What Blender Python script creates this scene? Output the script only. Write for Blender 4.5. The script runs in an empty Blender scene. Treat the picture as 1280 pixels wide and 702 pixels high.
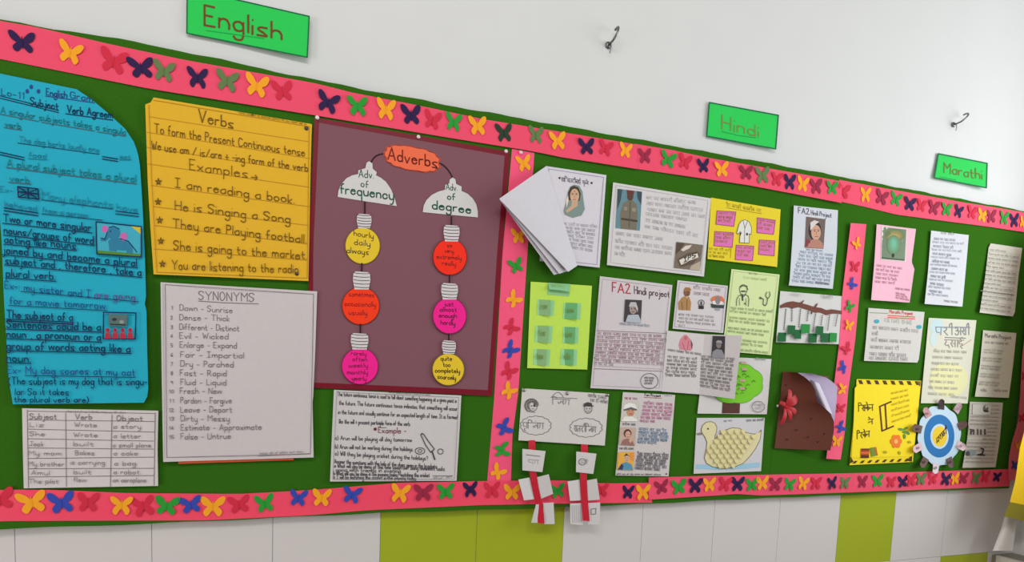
import bpy, math, random, re
from mathutils import Matrix, Vector
C = bpy.context.scene.collection
RNG = random.Random(7)

# ------------------------------------------------------------------ camera
W, H = 1280.0, 702.0
F, CX = 760.0, 640.0
HV, VV = (2798.0, 547.0), (277.0, 9460.0)            # vanishing points of the wall's level and plumb lines
_b = -((HV[0]-CX)*(VV[0]-CX)+F*F)
_s, _p = HV[1]+VV[1], HV[1]*VV[1]-_b
CY = (_s-math.sqrt(_s*_s-4*_p))/2
dx = Vector(((HV[0]-CX)/F, (HV[1]-CY)/F, 1)).normalized()
up = -Vector(((VV[0]-CX)/F, (VV[1]-CY)/F, 1)).normalized()
yy = up.cross(dx).normalized()
R3 = Matrix((dx, yy, up))                             # camera frame (right, down, forward) -> world
EYE = Vector((0.0, -1.50, 1.42))
def at(px, py, h=0.0):
    """point of the plane h metres in front of the back wall (y = 0)"""
    d = R3 @ Vector(((px-CX)/F, (py-CY)/F, 1.0))
    k = (-h-EYE.y)/d.y
    return EYE+d*k
cam = bpy.data.cameras.new('camera')
co = bpy.data.objects.new('camera', cam); C.objects.link(co)
cam.sensor_fit = 'HORIZONTAL'; cam.sensor_width = 36.0; cam.lens = F/W*36.0
cam.shift_y = (CY-H/2)/W; cam.clip_start = 0.02
right = R3 @ Vector((1, 0, 0)); upv = R3 @ Vector((0, -1, 0)); back = R3 @ Vector((0, 0, -1))
co.matrix_world = Matrix((
    (right.x, upv.x, back.x, EYE.x), (right.y, upv.y, back.y, EYE.y),
    (right.z, upv.z, back.z, EYE.z), (0, 0, 0, 1)))
sc = bpy.context.scene
sc.camera = co
sc.view_settings.view_transform = 'Standard'
sc.view_settings.look = 'None'
sc.view_settings.exposure = 0.0
sc.view_settings.gamma = 1.0
sc.view_settings.use_curve_mapping = False

XC = at(1268, 660).x                                  # the room's right-hand corner

# ------------------------------------------------------------------ light
w = bpy.data.worlds.new('world'); sc.world = w; w.use_nodes = True
bg = w.node_tree.nodes['Background']
bg.inputs[0].default_value = (1.0, 0.985, 0.965, 1); bg.inputs[1].default_value = 0.36
def area(name, loc, target, sx, sy, power, col):
    l = bpy.data.lights.new(name, 'AREA'); l.shape = 'RECTANGLE'; l.size = sx; l.size_y = sy
    l.energy = power; l.color = col
    o = bpy.data.objects.new(name, l); C.objects.link(o); o.location = loc
    o.rotation_euler = (Vector(target)-Vector(loc)).to_track_quat('-Z', 'Y').to_euler()
    return o
area('ceiling_tube_light', (-0.2, -2.3, 3.3), (0.2, 0.0, 1.4), 2.6, 0.5, 35, (1.0, 0.985, 0.965))
area('left_fill_light', (-3.1, -1.9, 1.1), (-1.0, 0.0, 1.05), 1.0, 1.8, 40, (1.0, 0.97, 0.96))  # added fill lamp for the lower-left wall, stands for no known source
area('window_daylight', (XC+0.45, -1.35, 1.9), (XC-2.2, -0.1, 1.75), 1.7, 1.5, 44, (0.90, 0.96, 1.0))

# ------------------------------------------------------------------ materials
LUM = 0.95
MATS = {}
def lin(c):
    c = c/255.0
    return c/12.92 if c <= 0.04045 else ((c+0.055)/1.055)**2.4
def mat(rgb, rough=0.75, kind='paper', spec=0.25):
    key = (tuple(rgb), rough, kind, spec)
    if key in MATS: return MATS[key]
    m = bpy.data.materials.new('%s_%d_%d_%d' % ((kind,)+tuple(int(q) for q in rgb))); m.use_nodes = True
    nt = m.node_tree; b = nt.nodes['Principled BSDF']
    col = [min(lin(q)/LUM, 0.93) for q in rgb]
    b.inputs['Roughness'].default_value = rough
    b.inputs['Specular IOR Level'].default_value = spec
    amp, scale, bump = {'paper': (0.04, 90, 0.02), 'ink': (0.0, 60, 0), 'fabric': (0.16, 260, 0.10), 'plaster': (0.03, 7, 0.03),
                        'tile': (0.02, 3, 0.0), 'print': (0.12, 130, 0.0), 'metal': (0.05, 80, 0.0), 'stone': (0.25, 40, 0.05)}[kind]
    tc = nt.nodes.new('ShaderNodeTexCoord')
    nz = nt.nodes.new('ShaderNodeTexNoise'); nz.inputs['Scale'].default_value = scale; nz.inputs['Detail'].default_value = 3
    nt.links.new(tc.outputs['Object'], nz.inputs['Vector'])
    mx = nt.nodes.new('ShaderNodeMix'); mx.data_type = 'RGBA'
    mx.inputs[6].default_value = [q*(1-amp) for q in col]+[1]
    mx.inputs[7].default_value = [min(q*(1+amp), 0.95) for q in col]+[1]
    nt.links.new(nz.outputs['Fac'], mx.inputs[0]); nt.links.new(mx.outputs[2], b.inputs['Base Color'])
    if bump:
        bp = nt.nodes.new('ShaderNodeBump'); bp.inputs['Strength'].default_value = bump; bp.inputs['Distance'].default_value = 0.01
        nt.links.new(nz.outputs['Fac'], bp.inputs['Height']); nt.links.new(bp.outputs['Normal'], b.inputs['Normal'])
    if kind == 'metal': b.inputs['Metallic'].default_value = 0.9
    MATS[key] = m
    return m
INKRGB = {}
def ink(*rgb):
    m = mat(rgb, 0.7, 'ink', 0.2); INKRGB[m] = rgb
    return m
def faint(m, paper, k):
    if m not in INKRGB: return m
    a = INKRGB[m]; return ink(*[int(a[i]*(1-k)+paper[i]*k) for i in range(3)])

# ------------------------------------------------------------------ mesh buffer
class Buf:
    def __init__(s): s.v = []; s.f = []; s.mi = []; s.m = []
    def slot(s, m):
        if m not in s.m: s.m.append(m)
        return s.m.index(m)
    def face(s, pts, m):
        i = len(s.v); s.v.extend(pts); s.f.append(tuple(range(i, i+len(pts)))); s.mi.append(s.slot(m))
    def box(s, a, b, m):
        (x0, y0, z0), (x1, y1, z1) = a, b
        i = len(s.v)
        s.v += [Vector(q) for q in ((x0,y0,z0),(x1,y0,z0),(x1,y1,z0),(x0,y1,z0),(x0,y0,z1),(x1,y0,z1),(x1,y1,z1),(x0,y1,z1))]
        for f in ((0,3,2,1),(4,5,6,7),(0,1,5,4),(1,2,6,5),(2,3,7,6),(3,0,4,7)):
            s.f.append(tuple(i+k for k in f)); s.mi.append(s.slot(m))
    def gridpts(s, rows, m, back=None):
        """rows of points; an optional second layer behind closes it into a thin solid"""
        n, k = len(rows), len(rows[0]); i = len(s.v); sl = s.slot(m)
        for r in rows: s.v += r
        for a in range(n-1):
            for b in range(k-1):
                s.f.append((i+a*k+b, i+(a+1)*k+b, i+(a+1)*k+b+1, i+a*k+b+1)); s.mi.append(sl)
        if back:
            j = len(s.v)
            for r in back: s.v += r
            for a in range(n-1):
                for b in range(k-1):
                    s.f.append((j+a*k+b, j+a*k+b+1, j+(a+1)*k+b+1, j+(a+1)*k+b)); s.mi.append(sl)
            rim = [b for b in range(k)]+[a*k+k-1 for a in range(1, n)]+[(n-1)*k+b for b in range(k-2, -1, -1)]+[a*k for a in range(n-2, 0, -1)]
            e = len(s.v)                              # the cut edge has its own vertices, so the faces stay crisp
            for q in rim: s.v += [Vector(s.v[i+q]), Vector(s.v[j+q])]
            for q in range(len(rim)):
                a, b = e+2*q, e+2*((q+1) % len(rim))
                s.f.append((a, b, b+1, a+1)); s.mi.append(sl)
    def tube(s, pts, r, m, n=8):
        rings = []
        for q, p in enumerate(pts):
            t = (pts[min(q+1, len(pts)-1)]-pts[max(q-1, 0)]).normalized()
            a = t.orthogonal().normalized() if not rings else (pa-t*pa.dot(t)).normalized()
            pa = a; b = t.cross(a)
            rr = r[q] if isinstance(r, (list, tuple)) else r
            rings.append([p+(a*math.cos(6.28318*k/n)+b*math.sin(6.28318*k/n))*rr for k in range(n)])
        i = len(s.v); sl = s.slot(m)
        for rg in rings: s.v += rg
        for q in range(len(rings)-1):
            for k in range(n):
                s.f.append((i+q*n+k, i+q*n+(k+1) % n, i+(q+1)*n+(k+1) % n, i+(q+1)*n+k)); s.mi.append(sl)
        s.f.append(tuple(i+k for k in range(n-1, -1, -1))); s.mi.append(sl)
        s.f.append(tuple(i+(len(rings)-1)*n+k for k in range(n))); s.mi.append(sl)
    def build(s, name, parent=None, origin=None, smooth=False):
        o0 = Vector(origin) if origin is not None else Vector((0, 0, 0))
        me = bpy.data.meshes.new(name); me.from_pydata([tuple(p-o0) for p in s.v], [], s.f)
        for m in s.m: me.materials.append(m)
        for p, k in zip(me.polygons, s.mi):
            p.material_index = k; p.use_smooth = smooth
        me.update()
        o = bpy.data.objects.new(name, me); C.objects.link(o)
        if parent is not None: o.parent = parent
        else: o.location = o0
        return o
def tag(o, label=None, cat=None, group=None, kind=None):
    for k, v in (('label', label), ('category', cat), ('group', group), ('kind', kind)):
        if v: o[k] = v
    return o

# ------------------------------------------------------------------ single-stroke hand lettering: x then y on a 0-9 grid (a,b,c = 10,11,12)
FONT = {
'a':'~46 26 05 04 13 33 44/46 43','b':'09 03/~05 16 36 45 44 33 13 04','c':'~45 36 16 05 04 13 33 44','d':'~45 36 16 05 04 13 33 44/49 43',
'e':'05 45/~45 36 16 05 04 13 33 44','f':'~39 29 18 17 13/06 36','g':'~45 36 16 05 04 13 33 44/~46 43 41 30 10 01','h':'09 03/~05 16 36 45 43',
'i':'06 03/08 08','j':'~26 21 10 00/28 28','k':'09 03/36 04 33','l':'09 03','m':'06 03/~05 16 26 35 33/~35 46 56 65 63','n':'06 03/~05 16 36 45 43',
'o':'~16 05 04 13 33 44 45 36 16','p':'06 00/~05 16 36 45 44 33 13 04','q':'~45 36 16 05 04 13 33 44/46 40','r':'06 03/~05 16 36',
's':'~46 16 05 34 43 33 03','t':'~18 14 23 33/06 36','u':'~06 04 13 33 44/46 43','v':'06 23 46','w':'06 13 36 53 66','x':'06 43/46 03',
'y':'~06 04 13 33 44/~46 42 30 10','z':'06 46 03 43',
'A':'03 39 63/15 55','B':'03 09/~09 39 48 47 36 06/~06 46 55 54 43 03','C':'~58 39 19 07 05 13 33 54','D':'03 09/~09 39 58 54 33 03',
'E':'49 09 03 43/06 36','F':'49 09 03/06 36','G':'~58 39 19 07 05 13 33 54/36 56 53','H':'09 03/59 53/06 56','I':'29 23/09 49/03 43',
'J':'~49 44 33 13 04/29 59','K':'09 03/49 06 53','L':'09 03 43','M':'03 09 36 69 63','N':'03 09 53 59','O':'~39 19 07 05 13 33 55 57 39',
'P':'03 09/~09 39 48 47 36 06','Q':'~39 19 07 05 13 33 55 57 39/34 62','R':'03 09/~09 39 48 47 36 06/26 53','S':'~58 49 19 08 07 36 55 44 33 13 04',
'T':'09 69/39 33','U':'~09 04 13 43 54 59','V':'09 33 69','W':'09 23 37 53 79','X':'09 53/59 03','Y':'09 36/69 36 33','Z':'09 59 03 53',
'0':'~29 07 05 23 45 47 29','1':'18 29 23','2':'~08 19 39 48 36 03/03 53','3':'~09 39 48 37 16/~16 37 45 33 03','4':'39 05 55/38 33',
'5':'49 09 06/~06 36 45 44 33 03','6':'~39 17 04 13 33 44 35 15 04','7':'09 49 13','8':'~29 08 26 44 33 13 04 26 48 29','9':'~46 26 07 18 38 47 46 43',
'.':'03 03',',':'13 02','-':'05 35','/':'03 59','(':'~29 07 04 22',')':'~09 27 24 02',"'":'09 07','?':'~08 29 48 36 25/23 23',':':'03 03/06 06',
'+':'05 45/27 23','>':'05 65/47 65 43','*':'29 23/08 54/04 58',
# Devanagari
'प':'~09 06 15 35/49 43','र':'~19 39 37 16/16 43','ी':'29 23/~29 2c 1c 0b 09','ि':'09 03/~09 0c 2c 4b 49','ा':'19 13','अ':'~08 19 29 38 37 16/~16 37 45 33 13 04/36 66/69 63',
'श':'~09 28 26 06/06 33/49 43/~26 46','द':'19 17/~17 06 05 24 35/35 42','स':'~09 28 17 06/06 23/26 46/49 43','ई':'29 28 08 06 36 35 14 32/~29 1b 3c',
'ल':'~06 05 14 25 26/~26 37 47 45/59 53','न':'~05 16 06/06 46/49 43','ग':'~19 15 04/49 43','ह':'29 27 07/~07 36 15 34 53','क':'39 33/~36 17 06 15 36/~36 57 55 44',
'म':'09 04/05 45/49 43','ब':'~37 17 06 14 35/06 36/49 43','व':'~47 17 05 14 45/49 43','फ':'~09 06 15 35/39 33/~36 57 65 44','त':'~46 16 04 13/49 43',
'ठ':'29 27/~27 06 14 34 46 27','ु':'~23 11 30','े':'~29 1b 0c','ं':'2b 2b','च':'09 49/~06 26 15 25 45/49 43','य':'~08 27 16 35/~16 05 24 45/49 43',
}
DEV = set('परीिाअशदसईलनगहकमबवफतठचय')
COMB = set('ेंु')
HEXD = '0123456789abc'
def chaikin(p):
    q = [p[0]]
    for a, b in zip(p, p[1:]):
        q.append((a[0]*.75+b[0]*.25, a[1]*.75+b[1]*.25)); q.append((a[0]*.25+b[0]*.75, a[1]*.25+b[1]*.75))
    q.append(p[-1]); return q
def glyph(ch):
    out = []
    for s in FONT[ch].split('/'):
        sm = s.startswith('~'); s = s.lstrip('~')
        pts = [(HEXD.index(t[0]), HEXD.index(t[1])) for t in s.split()]
        if sm and len(pts) > 2: pts = chaikin(pts)
        out.append(pts)
    return out
def layout(text):
    """-> list of strokes in glyph units, total width"""
    text = re.sub('(.)ि', r'ि\1', text)                # this vowel sign is written before its letter
    x = 0.0; out = []; adv = 0
    for ch in text:
        if ch == ' ': x += 4.0; continue
        g = glyph(ch) if ch in FONT else None
        if g is None: continue
        if ch in COMB:
            out += [[(x-5.5+p[0], p[1]) for p in s] for s in g]; continue
        wd = max(p[0] for s in g for p in s)
        if ch in DEV:
            adv = wd+1.4; out.append([(x-0.4, 9), (x+adv, 9)])
        else: adv = wd+1.9
        j = RNG.uniform(-.25, .25)
        out += [[(x+p[0]+RNG.uniform(-.12, .12), p[1]+j) for p in s] for s in g]
        x += adv
    return out, max(x-1.5, 1)

def resample(pl, n):
    d = [0.0]
    for a, b in zip(pl, pl[1:]): d.append(d[-1]+math.hypot(b[0]-a[0], b[1]-a[1]))
    out = []
    for k in range(n+1):
        t = d[-1]*k/n; i = 0
        while i < len(d)-2 and d[i+1] < t: i += 1
        u = (t-d[i])/max(d[i+1]-d[i], 1e-9)
        out.append((pl[i][0]*(1-u)+pl[i+1][0]*u, pl[i][1]*(1-u)+pl[i+1][1]*u))
    return out
WHITE = (199, 192, 191)
class Sheet:
    """a pinned sheet between two edge polylines a and b (photo pixels taken to the wall), h = distance from the wall"""
    def __init__(s, name, label, cat, a, b, col, base=.026, curl=(0, 0, 0, 0), wave=0.0, group=None, n=14, m=12, kind='paper', rough=.75, main='sheet', thick=.0004):
        s.name, s.label, s.cat, s.group, s.main_name = name, label, cat, group, main
        xs = [p[0] for p in list(a)+list(b)]; ys = [p[1] for p in list(a)+list(b)]
        s.bb = (min(xs), min(ys), max(xs)-min(xs), max(ys)-min(ys))
        s.base, s.curl, s.wave = base, curl, wave
        s.ph = RNG.uniform(0, 6)
        s.col = col; s.main = Buf(); s.cur = s.main; s.parts = []; s.z = .0003
        s.loft(a, b, mat(col, rough, kind), n, m, thick)
    def h(s, px, py):
        u = (px-s.bb[0])/s.bb[2]; t = (py-s.bb[1])/s.bb[3]
        l, r, tp, bt = s.curl
        h = s.base+l*max(0, 1-u)**2.2+r*max(0, u)**2.2+tp*max(0, 1-t)**2.5+bt*max(0, t)**2.2
        if s.wave: h += s.wave*(1+math.sin(s.ph+u*5.0+t*6.0))
        return h
    def P(s, p, extra=0.0): return at(p[0], p[1], s.h(p[0], p[1])+extra)
    def loft(s, a, b, m, n, k, thick=0.0, lift=0.0, hf=None):
        A, Bq = resample(a, n), resample(b, n)
        rows, bk = [], []
        for p, q in zip(A, Bq):
            pts = [(p[0]*(1-i/k)+q[0]*i/k, p[1]*(1-i/k)+q[1]*i/k) for i in range(k+1)]
            if hf: rows.append([at(c[0], c[1], hf(c, i/k)) for i, c in enumerate(pts)])
            else: rows.append([s.P(c, lift) for c in pts])
            bk.append([v+Vector((0, thick, 0)) for v in rows[-1]])
        s.cur.gridpts(rows, m, bk if thick else None)
    # --- drawing
    def part(s, name, label=None):
        s.cur = Buf(); s.parts.append((name, label, s.cur)); return s
    def sheet(s): s.cur = s.main; return s
    def up(s): s.z += .00005; return s.z
    def poly(s, pts, m):
        z = s.up(); cx = sum(p[0] for p in pts)/len(pts); cy = sum(p[1] for p in pts)/len(pts)
        c = s.P((cx, cy), z); v = [s.P(p, z) for p in pts]
        i = len(s.cur.v); s.cur.v += [c]+v; sl = s.cur.slot(m)
        for k in range(len(v)):
            s.cur.f.append((i, i+1+k, i+1+(k+1) % len(v))); s.cur.mi.append(sl)
    def quad(s, q, m, n=6):
        z = s.up(); s.loft([q[0], q[3]], [q[1], q[2]], m, n, n, 0, z)
    def ell(s, cx, cy, rx, ry, m, rot=0, n=20, a0=0, a1=6.28318):
        pts = []
        for k in range(n):
            t = a0+(a1-a0)*k/(n if a1-a0 > 6.28 else n-1); x, y = rx*math.cos(t), ry*math.sin(t)
            pts.append((cx+x*math.cos(rot)-y*math.sin(rot), cy+x*math.sin(rot)+y*math.cos(rot)))
        s.poly(pts, m)
    def line(s, pts, wd, m, z=None):
        z = z or s.up()
        if len(pts) == 2 and math.dist(pts[0], pts[1]) > 25:
            pts = resample(pts, int(math.dist(pts[0], pts[1])/12)+1)
        for a, b in zip(pts, pts[1:]):
            L = math.hypot(b[0]-a[0], b[1]-a[1])
            if L < 1e-6:
                e = (wd*.5, 0); a = (a[0], a[1]-wd*.5); b = (a[0], a[1]+wd); nx, ny = wd*.5, 0; ex = ey = 0
            else:
                ex, ey = (b[0]-a[0])/L*wd*.3, (b[1]-a[1])/L*wd*.3; nx, ny = -(b[1]-a[1])/L*wd*.5, (b[0]-a[0])/L*wd*.5
            s.cur.face([s.P(p, z) for p in ((a[0]-ex+nx, a[1]-ey+ny), (b[0]+ex+nx, b[1]+ey+ny), (b[0]+ex-nx, b[1]+ey-ny), (a[0]-ex-nx, a[1]-ey-ny))], m)
    def loop(s, pts, wd, m): s.line(list(pts)+[pts[0]], wd, m)
    def oval(s, cx, cy, rx, ry, wd, m, bump=0, k=0, rot=0):
        pts = []
        for i in range(49):
            t = 6.28318*i/48; r = 1+bump*abs(math.sin(k*t/2)) if k else 1
            x, y = rx*r*math.cos(t), ry*r*math.sin(t)
            pts.append((cx+x*math.cos(rot)-y*math.sin(rot), cy+x*math.sin(rot)+y*math.cos(rot)))
        s.line(pts, wd, m)
    def T(s, text, p0, p1, cap, m, wd=1.1, grow=0.0):
        st, wid = layout(text); z = s.up(); wd *= .88; m = faint(m, s.col, .12)
        for g in st:
            pts = []
            for x, y in g:
                u = x/wid; c = cap*(1+grow*u)
                pts.append((p0[0]+(p1[0]-p0[0])*u, p0[1]+(p1[1]-p0[1])*u-(y-3)/6.0*c))
            s.line(pts, wd, m, z)
    def scrawl(s, p0, p1, cap, m, wd=.8, dev=True):
        """a line too small to read: words of the script's letter forms"""
        L = math.dist(p0, p1); n = max(2, int(L/(cap*.62)))
        txt = ''; k = 0; src = 'परनगकमबवतचयाीस' if dev else 'aenorsutilmhcd'
        while k < n:
            q = RNG.randint(2, 5); txt += ''.join(RNG.choice(src) for _ in range(q))+' '; k += q+1
        s.T(txt.strip(), p0, p1, cap*.88, faint(m, s.col, .40), wd*.70)
    def lines(s, a0, a1, b0, b1, n, cap, m, wd=.8, dev=True, last=1.0):
        """n rows of small writing from edge a0->a1 (starts) to b0->b1 (ends)"""
        for i in range(n):
            t = i/max(n-1, 1)
            p = (a0[0]+(a1[0]-a0[0])*t, a0[1]+(a1[1]-a0[1])*t); q = (b0[0]+(b1[0]-b0[0])*t, b0[1]+(b1[1]-b0[1])*t)
            f = (last if i == n-1 else RNG.uniform(.92, 1))
            s.scrawl(p, (p[0]+(q[0]-p[0])*f, p[1]+(q[1]-p[1])*f), cap, m, wd, dev)
    def done(s, smooth=True):
        c = sum((v for v in s.main.v), Vector())/len(s.main.v)
        if not s.parts:
            o = s.main.build(s.name, None, c, smooth); s.root = tag(o, s.label, s.cat, s.group); return o
        r = bpy.data.objects.new(s.name, None); C.objects.link(r); r.location = c; r.empty_display_size = .05
        tag(r, s.label, s.cat, s.group)
        s.main.build(s.main_name, r, c, smooth)
        for n, l, b in s.parts:
            o = b.build(n, r, c, smooth)
            if l: o['label'] = l
        s.root = r
        return r

# ------------------------------------------------------------------ the room
def structure(name, buf): return tag(buf.build(name), kind='structure')
ZT = at(1205, 692).z                                   # a level tile joint
X0 = at(705, 632).x; TW = (at(1050, 620).x-X0)/4.0
XL = X0-14*TW
ZB = at(700, 560).z                                    # top of the tiled dado, behind the board
b = Buf(); b.box((XL, 0.0, 0.0), (XC+.12, 0.15, 3.4), mat((207, 207, 205), .6, 'plaster', .3)); structure('wall_back', b)
b = Buf()
wt, lm, gr = mat((207, 201, 198), .3, 'tile', .45), mat((158, 170, 30), .3, 'tile', .45), mat((160, 156, 150), .8, 'plaster')
b.box((XL, -.0015, 0.0), (XC, 0.0, ZB), gr)
rows = [ZT-3*.375, ZT-2*.375, ZT-.375, ZT, ZB]
for r in range(4):
    for k in range(-14, 9):
        x0, x1 = X0+k*TW, min(X0+(k+1)*TW, XC)
        if x0 >= XC: continue
        lime = (r == 3 and k in (-2, -1, 4)) or (r == 2 and k in (6, 0, 1, -5)) or (r == 1 and k in (-3, 3))
        b.box((x0+.0006, -.0035, max(rows[r], 0)+.0006), (x1-.0006, -.0014, rows[r+1]-.0006), lm if lime else wt)
structure('trim_1', b)
b = Buf(); b.box((XL, -4.0, -.05), (XC+.12, 0.0, 0.0), mat((150, 142, 132), .5, 'tile', .4)); structure('floor', b)
b = Buf(); wm = mat((205, 203, 198), .6, 'plaster', .3)
b.box((XC, -.15, 0), (XC+.12, 0, 3.4), wm); b.box((XC, -4, 0), (XC+.12, -2.4, 3.4), wm)
b.box((XC, -2.4, 0), (XC+.12, -.15, 1.2), wm); b.box((XC, -2.4, 2.75), (XC+.12, -.15, 3.4), wm)
structure('wall_right', b)
b = Buf(); fm = mat((190, 190, 188), .4, 'metal')
for y in (-.18, -1.28, -2.37): b.box((XC+.03, y-.02, 1.2), (XC+.07, y+.02, 2.75), fm)
for z in (1.22, 2.73): b.box((XC+.03, -2.39, z-.02), (XC+.07, -.16, z+.02), fm)
structure('window_1', b)

# ------------------------------------------------------------------ the notice board
HB = .0232
GREEN = (50, 99, 24)
top = [(-160, -6), (0, 24.5), (185, 55), (400, 101), (585, 136), (700, 156.5), (841, 182), (1000, 211), (1200, 248.5), (1300, 267.3)]
bot = [(-170, 668), (0, 661), (192, 654), (300, 649), (489, 640), (620, 636.5), (804, 629.7), (900, 624.5), (1052, 618.6), (1140, 614), (1261, 609.6)]
def bpl(px, py): return at(px, py, HB)
zt = sum(bpl(*p).z for p in top)/len(top); zb = sum(bpl(*p).z for p in bot)/len(bot)
xl, xr = bpl(-165, 300).x, bpl(1262, 605).x
r = bpy.data.objects.new('notice_board', None); C.objects.link(r); r.location = ((xl+xr)/2, 0, zb)
tag(r, 'long green felt notice board on the white wall, holding every poster and pink strip', 'notice board')
b = Buf(); gm = mat(GREEN, .95, 'fabric', .0)
n = 120; fr, bk = [], []
def edge(pl, x):
    q = sorted((bpl(*p).x, bpl(*p).z) for p in pl)
    for (xa, za), (xb, zb_) in zip(q, q[1:]):
        if xa <= x <= xb: return za+(zb_-za)*(x-xa)/(xb-xa)
    return q[0][1] if x < q[0][0] else q[-1][1]
for i in range(n+1):
    x = xl+(xr-xl)*i/n
    t_, b_ = edge(top, x)+.0012*math.sin(x*31)+.0008*math.sin(x*73+1), edge(bot, x)+.0010*math.sin(x*27+2)
    fr.append([Vector((x, -HB, t_+(b_-t_)*k/6)) for k in range(7)])
    bk.append([Vector((x, -.008, t_+(b_-t_)*k/6)) for k in range(7)])
b.gridpts(fr, gm, bk)
b.build('felt_cover', r, r.location)
b = Buf(); b.box((xl+.01, -.012, zb+.012), (xr-.01, -.0042, zt-.02), mat((150, 120, 80), .8, 'stone')); b.build('backing_panel', r, r.location)
b = Buf(); xs_ = at(985, 300, HB).x
b.box((xs_-.0008, -HB-.0004, zb+.01), (xs_+.0008, -HB+.0005, zt-.004), mat((50, 92, 28), .9, 'fabric', .1)); b.build('panel_seam', r, r.location)

# ------------------------------------------------------------------ pink border strips and their paper butterflies
BC = {'n': (44, 26, 70), 'y': (238, 160, 32), 'r': (205, 42, 66), 'g': (40, 148, 50), 'd': (150, 38, 66), 'e': (96, 120, 72), 'k': (38, 58, 40), 'b': (50, 70, 165)}
BN = {'n': 'dark purple paper butterfly', 'y': 'yellow paper butterfly', 'r': 'red paper butterfly', 'g': 'green paper butterfly', 'd': 'maroon paper butterfly',
      'e': 'faded green paper butterfly', 'k': 'blackish green paper butterfly', 'b': 'blue paper butterfly'}
def butterfly(sh, px, py, c, rot=0.0, size=.0255):
    b = Buf(); m = mat(BC[c], .8); o = sh.P((px, py), .0012)
    size *= RNG.uniform(.92, 1.06); rot += RNG.uniform(-.18, .18); kind = RNG.random()
    v = RNG.uniform(.86, 1.08); tip = RNG.uniform(.9, 1.06); low = RNG.uniform(.85, 1.05)
    half = [(.05, .27), (.16, .42), (.44*v, .80*tip), (.80*v, 1.0*tip), (1.02*v, .86*tip), (.95*v, .46), (.74*v, .14), (.40, -.02), (.60*v, -.18), (.78*v, -.52*low), (.64*v, -.86*low), (.42*v, -.94*low), (.20, -.60), (.06, -.38)]
    out = half+[(-x, z) for x, z in half[::-1]]
    out = chaikin(out+[out[0]])[1:-1]
    N = len(out); pts = []
    for x, z in out:
        lift = .0022*abs(x)*(1 if kind > .3 else .3)
        X = x*math.cos(rot)-z*math.sin(rot); Z = x*math.sin(rot)+z*math.cos(rot)
        pts.append(o+Vector((X*size, -lift, Z*size)))
    i = len(b.v); b.v += [o]+pts; sl = b.slot(m)
    for k in range(N): b.f.append((i, i+1+k, i+1+(k+1) % N)); b.mi.append(sl)
    body = [o+Vector((-math.sin(rot)*q*size, -.0002, math.cos(rot)*q*size)) for q in (-.55, -.2, .2, .5)]
    b.tube(body, [.0005, .0010, .0010, .0005], m, 6)
    sh.parts.append(('butterfly', BN[c], b))
PINK = (232, 73, 102)
def strip(label, a, b, flies, base=.0245, curl=(0, 0, 0, 0), wave=.0007, vert=False, rough=.7, n=40, m=6, col=PINK, rots=None):
    s = Sheet('border_strip', label, 'border strip', a, b, col, base, curl, wave, 'pink border strips of the notice board', n, m, main='paper_band', rough=rough)
    for f in flies:
        px, py, c = f[:3]; rot = f[3] if len(f) > 3 else 0
        butterfly(s, px, py, c, rot, (.0185 if px > 900 else .021) if vert else .0235)
    s.done(); return s
strip('top pink border strip, long left length from the picture edge to above the white booklet',
  [(-150, -4), (0, 26), (47, 34), (141, 56), (232, 75), (400, 105), (437, 115), (520, 131), (605, 149), (700, 164.5), (796, 180.5)],
  [(-150, 43), (0, 73.6), (188, 111), (400, 145), (555, 171), (667, 189), (700, 196), (796, 211)],
  [(28,53,'n'),(88,66,'y'),(142,77,'r'),(176.5,85,'n'),(205,89,'e'),(247,97,'n'),(284,101,'e'),(321,107.5,'y'),(353.5,114,'r'),(410,128,'n'),(447,132.5,'g'),(482.5,137,'y'),
   (514,144,'n'),(540.5,150.5,'r'),(567,152.5,'g'),(597,157.5,'y'),(630,166,'k'),(670,168.5,'e'),(697,176,'y'),(733,183.5,'n'),(757,185,'r'),(782,188,'y')], curl=(0,0,0,.004))
strip('top pink border strip, middle length just below the Hindi sign',
  [(793, 179.5), (841, 187.5), (887.5, 197.5), (1000, 217), (1052, 226.5)], [(793, 210.5), (869, 221.5), (934, 231), (1000, 243.5), (1052, 253.5)],
  [(806,195,'d'),(835,199.4,'g'),(856,202.5,'r'),(879,207.6,'n'),(902,211.6,'y'),(932.5,216,'d'),(953,219,'e'),(971,224,'r'),(987,227.5,'n'),(1003.6,230,'y'),(1020,233,'d'),(1040,235,'g')],
  base=.0252, curl=(0,0,0,.006))
strip('top pink border strip, right-hand length just below the Marathi sign',
  [(1049, 224.5), (1100, 234), (1200, 252), (1253, 260.5), (1301, 269)], [(1049, 251.5), (1080, 258), (1120, 268), (1185, 276.6), (1235, 283), (1280, 290), (1301, 294)],
  [(1054,239,'r'),(1082,243,'y'),(1102,247,'d'),(1120,249,'g'),(1137,255,'n'),(1151.5,257,'r'),(1167,260,'d'),(1183,261.5,'g'),(1198,264,'n'),(1215,266,'r'),(1227.8,269,'y'),(1239,270.5,'d'),(1255,272.5,'g'),(1267.7,275.5,'n'),(1278.6,278,'y')],
  base=.0246, curl=(0,0,0,.004))
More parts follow.
